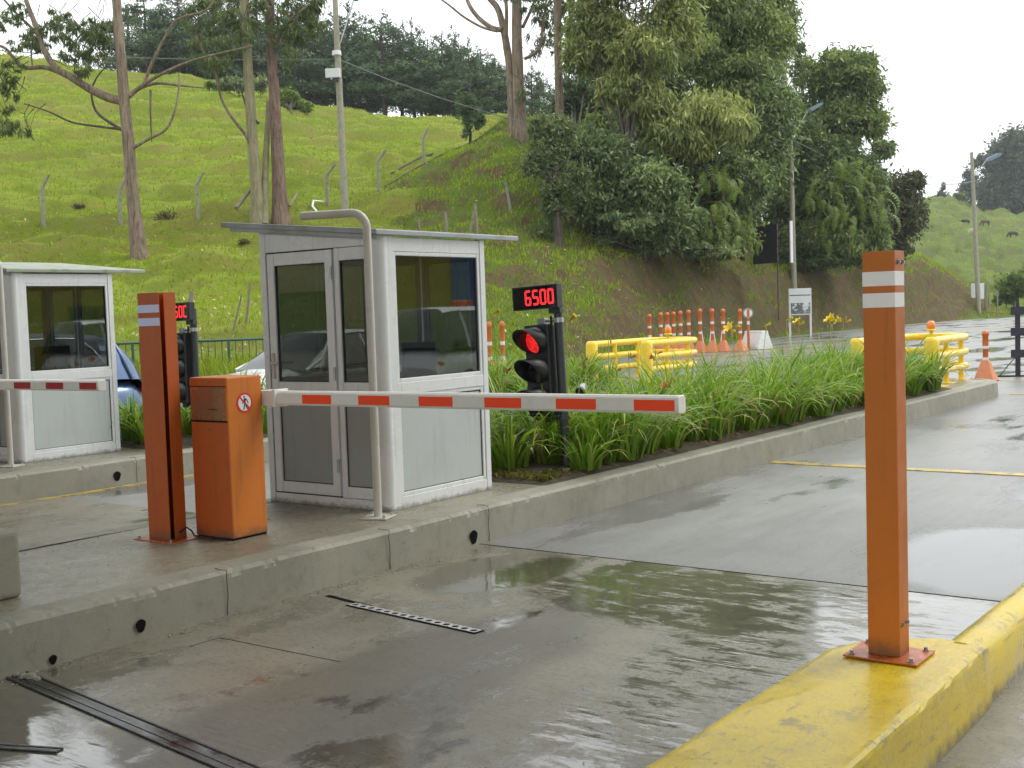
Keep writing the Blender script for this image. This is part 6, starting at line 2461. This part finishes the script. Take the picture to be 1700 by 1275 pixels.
# ------------------------------------------------------------------ lamp poles and wires
def lamp_pole(label, base, top_px, d_w, lamp_px=None, box_px=None):
    g = hit(*base) if not isinstance(base, Vector) else base
    d0 = float(np.dot(np.array(g) - CPOS, CF))
    t = thing('lamp_pole', label, 'lamp pole', g, 0, 'weathered lamp poles along the road')
    top = at(*top_px, d0) - g
    b = MB()
    r_ = d_w / F * d0 / 2
    b.tube([(0, 0, -.5), tuple(top * .5), tuple(top)], [r_, r_ * .85, r_ * .68], 12)
    b.build('pole', M['wood_pole'], t)
    if lamp_px:
        a, e = [at(*p, d0) - g for p in lamp_px]
        b = MB()
        b.tube([tuple(a), tuple(a.lerp(e, .5) + Vector((0, 0, -.05))), tuple(e)], .035, 8)
        b.build('arm', M['steel'], t)
        b = MB()
        dv = (e - a).normalized()
        rt = Vector(CR)
        dv = (dv * .55 + rt * .6).normalized()
        q = dv.to_track_quat('X', 'Z').to_matrix().to_4x4()
        MM = Matrix.Translation(e) @ q
        sc_ = 26 / F * d0 / .8
        b.prism([(0, -.06 * sc_), (.15 * sc_, -.13 * sc_), (.75 * sc_, -.10 * sc_), (.85 * sc_, 0), (.70 * sc_, .07 * sc_), (.1 * sc_, .08 * sc_)], -.14 * sc_, .14 * sc_, MM)
        b.build('lamp_head', paint('blue_grey_lamp', (.16, .22, .28), .35), t, .02)
        b = MB()
        b.tube([tuple(a * .985), tuple(a * 1.012)], r_ * 1.15, 12)
        b.build('clamp', M['white_plastic'], t)
    return t, g, d0


lp1, g1_, d1_ = lamp_pole('tall lamp pole with a white meter box, rising behind the booth', (573, 352), (556, -6), 13, ((559, 88), (587, 0)))
c = at(553, 122, d1_ - .22) - g1_
sz = 12 / F * d1_
b = MB()
b.box(-sz, sz, -.15, .05, -sz * .62, sz * .62, Matrix.Translation(c) @ Matrix.Rotation(R(34), 4, 'Z'))
bx_ = b.build('meter_box', M['sign_white'], lp1, .01)
b = MB()
b.box(-sz * .75, sz * .75, -.12, .05, -sz * 1.1, -sz * .64, Matrix.Translation(c) @ Matrix.Rotation(R(34), 4, 'Z'))
b.build('box_base', M['dark_metal'], bx_)
b = MB()
b.lathe([(0, -.02), (.04, -.01), (.05, .03), (0, .05)], tuple(c + Vector((0.05, -.16, -sz * .85))), 8)
b.build('box_knob', M['white_plastic'], bx_)
lp2, g2_, d2_ = lamp_pole('grey lamp pole with a blue grey lamp, between the billboard and the right bollard', (1318, 474), (1311, 169), 10, ((1315, 226), (1341, 184)))
lp3, g3_, d3_ = lamp_pole('distant lamp pole before the cow pasture', (1625, 517), (1613, 253), 8, ((1620, 288), (1637, 266)))


def wire(label, pts, r=.014):
    P = []
    for (a, b_, sag) in pts:
        for k in range(12):
            f = k / 11
            P.append(tuple(a.lerp(b_, f) + Vector((0, 0, -sag * (1 - (2 * f - 1) ** 2)))))
    b = MB()
    b.tube(P, r, 5)
    return tag(b.build('overhead_wire', M['wire']), label, 'wire')


a1 = at(560, 98, d1_)
wire('thin overhead wire running left from the lamp pole behind the booth', [(at(-150, 72, d1_ - 4), a1, .25)], .02)
wire('thin overhead wire running from the first lamp pole to the pole beside the bollard', [(a1, at(1316, 232, d2_), 1.6)], .022)
wire('thin overhead wire between the two far lamp poles', [(at(1316, 232, d2_), at(1620, 300, d3_), 1.2)], .03)
# hose end on the slope
b = MB()
b.tube([hit(530, 358) + Vector((0, 0, .05)), hit(519, 350) + Vector((0, 0, .2)), hit(521, 343) + Vector((0, 0, .25)), hit(537, 339) + Vector((0, 0, .1))], .045, 8)
tag(b.build('pale_hose', M['white_plastic']), 'short pale curved hose lying on the slope left of the bent pipe', 'hose')

# ------------------------------------------------------------------ signs by the road
g = gz(1329, 558)
d0 = float(np.dot(np.array(g) - CPOS, CF))
t = thing('notice_board', 'white notice board with a worn dark patch on two white legs, before the earth bank', 'notice board', g, R(33))
k = d0 / F
b = MB()
hw_ = 17 * k
for x in (-hw_, hw_):
    b.box(x - .05, x + .05, -.04, .04, 0, 79 * k)
b_o = b.build('legs', M['sign_white'], t)
bpy.data.objects.remove(b_o)
for x in (-hw_, hw_):
    b = MB()
    b.box(x - .05, x + .05, -.04, .04, 0, 79 * k)
    b.build('leg', M['sign_white'], t)
b = MB()
b.box(-hw_ - .05, hw_ + .05, -.07, -.0405, 35 * k, 79 * k)
bp = b.build('board', M['sign_white'], t, .01)
b = MB()
b.box(-hw_, hw_, -.078, -.0705, 67 * k, 68.5 * k)
b.build('board_seam', M['dark_metal'], bp)


def worn_patch():
    t_ = NT('flaked_dark_patch')
    n_ = t_.noise(2.6, 5, .7)
    c_ = t_.mix(t_.rng(n_, .44, .52), (.74, .75, .74), (.12, .13, .14))
    t_.set(Base_Color=c_, Roughness=.5)
    return t_.m


b = MB()
b.box(-hw_ + .05, hw_ - .02, -.0765, -.0708, 37 * k, 55 * k)
b.build('worn_patch', worn_patch(), bp)

g = hit(1292, 452)
g = g - ray(1292, 452).normalized() * 7.5
d0 = float(np.dot(np.array(g) - CPOS, CF))
k = d0 / F
t = thing('billboard', 'dark back of a billboard with lattice frame on the bank left of the lamp pole', 'billboard', g, R(36 - 62))
b = MB()
b.box(-1.9, .0, -.03, .03, 16 * k, 80 * k)
b.build('panel', paint('billboard_back', (.03, .037, .05), .6, 0, .4, 2), t)
b = MB()
for x in (0.05, .95):
    b.box(x - .03, x + .03, -.09, -.03, -2.4 if x < .5 else 14 * k, 82 * k)
for i in range(6):
    z = (16 + i * 13) * k
    b.box(.08, .92, -.08, -.04, z, z + .05)
for i in range(5):
    z0_, z1_ = (16 + i * 13) * k, (29 + i * 13) * k
    b.tube([(.08, -.06, z0_), (.92, -.06, z1_)], .02, 5)
b.build('lattice_frame', paint('rusty_frame', (.10, .075, .06), .6, 0, .5, 6), t)
b = MB()
b.box(.99, 1.07, -.10, .06, 14 * k, 82 * k)
b.build('edge_strip', M['sign_white'], t)

g = hit(1632, 512)
d0 = float(np.dot(np.array(g) - CPOS, CF))
t = thing('white_road_board', 'far white board in two pieces behind the distant lamp pole', 'sign', g, R(30))
k = d0 / F
for x0, x1, z0, z1 in ((-19, -12, 18, 42), (-8, 2, 16, 42)):
    b = MB()
    b.box(x0 * k, x1 * k, -.06, 0, z0 * k, z1 * k)
    b.build('board', M['sign_white'], t)
b = MB()
b.box(2.5 * k, 5.5 * k, -.1, .1, -.3, 38 * k)
b.build('post', M['stake'], t)

# ------------------------------------------------------------------ far right: trees, bush, fence and cows
mass_tree('spreading_tree', 'big spreading grey green tree at the right edge above the cow pasture', 320, [(1692, 238, 50, 36), (1705, 285, 66, 48), (1664, 262, 36, 30), (1700, 335, 66, 40), (1745, 240, 55, 45), (1652, 322, 42, 44), (1655, 292, 30, 26), (1626, 268, 18, 14)], 'far', 13000, 81, (1700, 368), 1.5, .45, .3, 14, .33, None, tr=.8)
mass_tree('conifer', 'small bluish conifer on the far crest left of the distant lamp pole', 335, [(1562, 325, 8, 18), (1566, 310, 5, 10), (1570, 330, 11, 14)], 'far', 900, 82, (1565, 345), 1.0, .3, .2, 8, .4, None, tr=.3)
mass_tree('far_bush', 'light green rounded bushes on the far crest under the distant lamp', 330, [(1592, 330, 14, 14), (1605, 338, 10, 10), (1580, 340, 12, 8), (1548, 335, 14, 12)], 'bright', 1400, 83, (1590, 345), 1.0, .4, .2, 8, .4, None, cat='bush', tr=.2)
mass_tree('far_tree', 'hazy dark tree between the distant lamp pole and the spreading tree', 345, [(1612, 300, 18, 26), (1625, 320, 20, 22), (1600, 318, 16, 18), (1640, 330, 20, 24)], 'far', 2200, 84, (1612, 348), 1.3, .4, .2, 9, .34, None, tr=.4)
mass_tree('green_bush', 'bright green bush with a few yellow sprays at the right edge by the road', 112, [(1690, 472, 34, 24), (1672, 492, 20, 16), (1712, 462, 30, 30), (1655, 500, 10, 10)], 'bright', 4200, 85, (1690, 512), .5, .4, .3, 13, .36, None, cat='bush', tr=.12)
for i, (px, lb) in enumerate(((1642, 'weathered fence post left of the bush at the right edge'), (1656, 'fence post under the left of the bright bush'), (1671, 'fence post under the middle of the bright bush'), (1684, 'pale thick stump post under the bright bush'))):
    g = hit(px, 512)
    b = MB()
    b.tube([(0, 0, -.2), (0, 0, 1.0), (.05, 0, 1.55)], [.13 if i == 3 else .07] * 2 + [.1 if i == 3 else .06], 7)
    o = b.build('pasture_post', M['post_conc'])
    o.location = g
    tag(o, lb, 'fence post', 'posts by the far road bend')


def cow(label, px, py, heading, mat, graze=True, scale=1.0):
    g = hit(px, py)
    me = bpy.data.meshes.new('cow')
    # joints: pelvis first; x forward
    J = [(-.55, 0, 1.12), (0, 0, 1.05), (.55, 0, 1.10), (.85, 0, 1.12), (1.12, 0, .72 if graze else 1.3), (1.30, 0, .34 if graze else 1.28), (1.36, 0, .14 if graze else 1.12),
         (-.72, 0, 1.10), (-.80, 0, .75), (-.82, 0, .45)]
    E_ = [(0, 1), (1, 2), (2, 3), (3, 4), (4, 5), (5, 6), (0, 7), (7, 8), (8, 9)]
    Rr = [.34, .40, .34, .24, .17, .13, .08, .10, .03, .045]
    def chain(st, pts, rs):
        prev = st
        for p, r in zip(pts, rs):
            J.append(p); Rr.append(r)
            E_.append((prev, len(J) - 1))
            prev = len(J) - 1
    for s in (-1, 1):
        chain(0, [(-.52, .22 * s, .85), (-.44, .23 * s, .62), (-.60, .23 * s, .38), (-.56, .23 * s, .04)], [.17, .10, .06, .055])
        chain(2, [(.58, .20 * s, .80), (.60, .20 * s, .50), (.58 + .06 * s, .20 * s, .26), (.58 + .08 * s, .20 * s, .03)], [.13, .075, .05, .055])
        chain(4 if graze else 4, [(1.10, .13 * s, .80 if graze else 1.42), (1.06, .26 * s, .78 if graze else 1.40)], [.05, .03])
    me.from_pydata(J, E_, [])
    o = bpy.data.objects.new('cow', me)
    COL.objects.link(o)
    sk = o.modifiers.new('skin', 'SKIN')
    for i, v in enumerate(me.skin_vertices[0].data):
        v.radius = (Rr[i], Rr[i])
        v.use_root = (i == 0)
    ss = o.modifiers.new('sub', 'SUBSURF')
    ss.levels = ss.render_levels = 2
    me.materials.append(mat)
    o.location = g
    o.rotation_euler = (0, 0, heading)
    o.scale = (scale,) * 3
    return tag(o, label, 'cow', 'cows grazing on the far hillside')


HL = math.atan2(-CR[1], -CR[0])
cow('dark brown cow grazing left of the distant lamp pole', 1604, 375, HL, M['cow_dark'], True, 1.05)
cow('brown and white cow grazing just right of the distant lamp pole', 1637, 376, HL, M['cow_pied'], True, 1.05)
cow('black cow grazing furthest right, close to the edge of the photo', 1683, 396, HL, M['cow_dark'], True, 1.1)
cow('pale cow lying low behind the distant lamp pole', 1616, 388, HL, M['cow_pale'], True, .7)


# ------------------------------------------------------------------ damp air: far things fade towards the white sky
hz = MB()
hz.box(-440, 440, -70, 440, -1.2, 75)
ho = hz.build('haze', bpy.data.materials.new('damp_air'))
hm = ho.data.materials[0]
hm.use_nodes = True
ht = hm.node_tree
ht.nodes.remove(ht.nodes['Principled BSDF'])
pv = ht.nodes.new('ShaderNodeVolumePrincipled')
pv.inputs['Color'].default_value = (0.93, 0.96, 1.0, 1)
pv.inputs['Density'].default_value = HAZE
pv.inputs['Anisotropy'].default_value = 0.2
ht.links.new(pv.outputs[0], ht.nodes['Material Output'].inputs['Volume'])
tag(ho, kind='stuff')
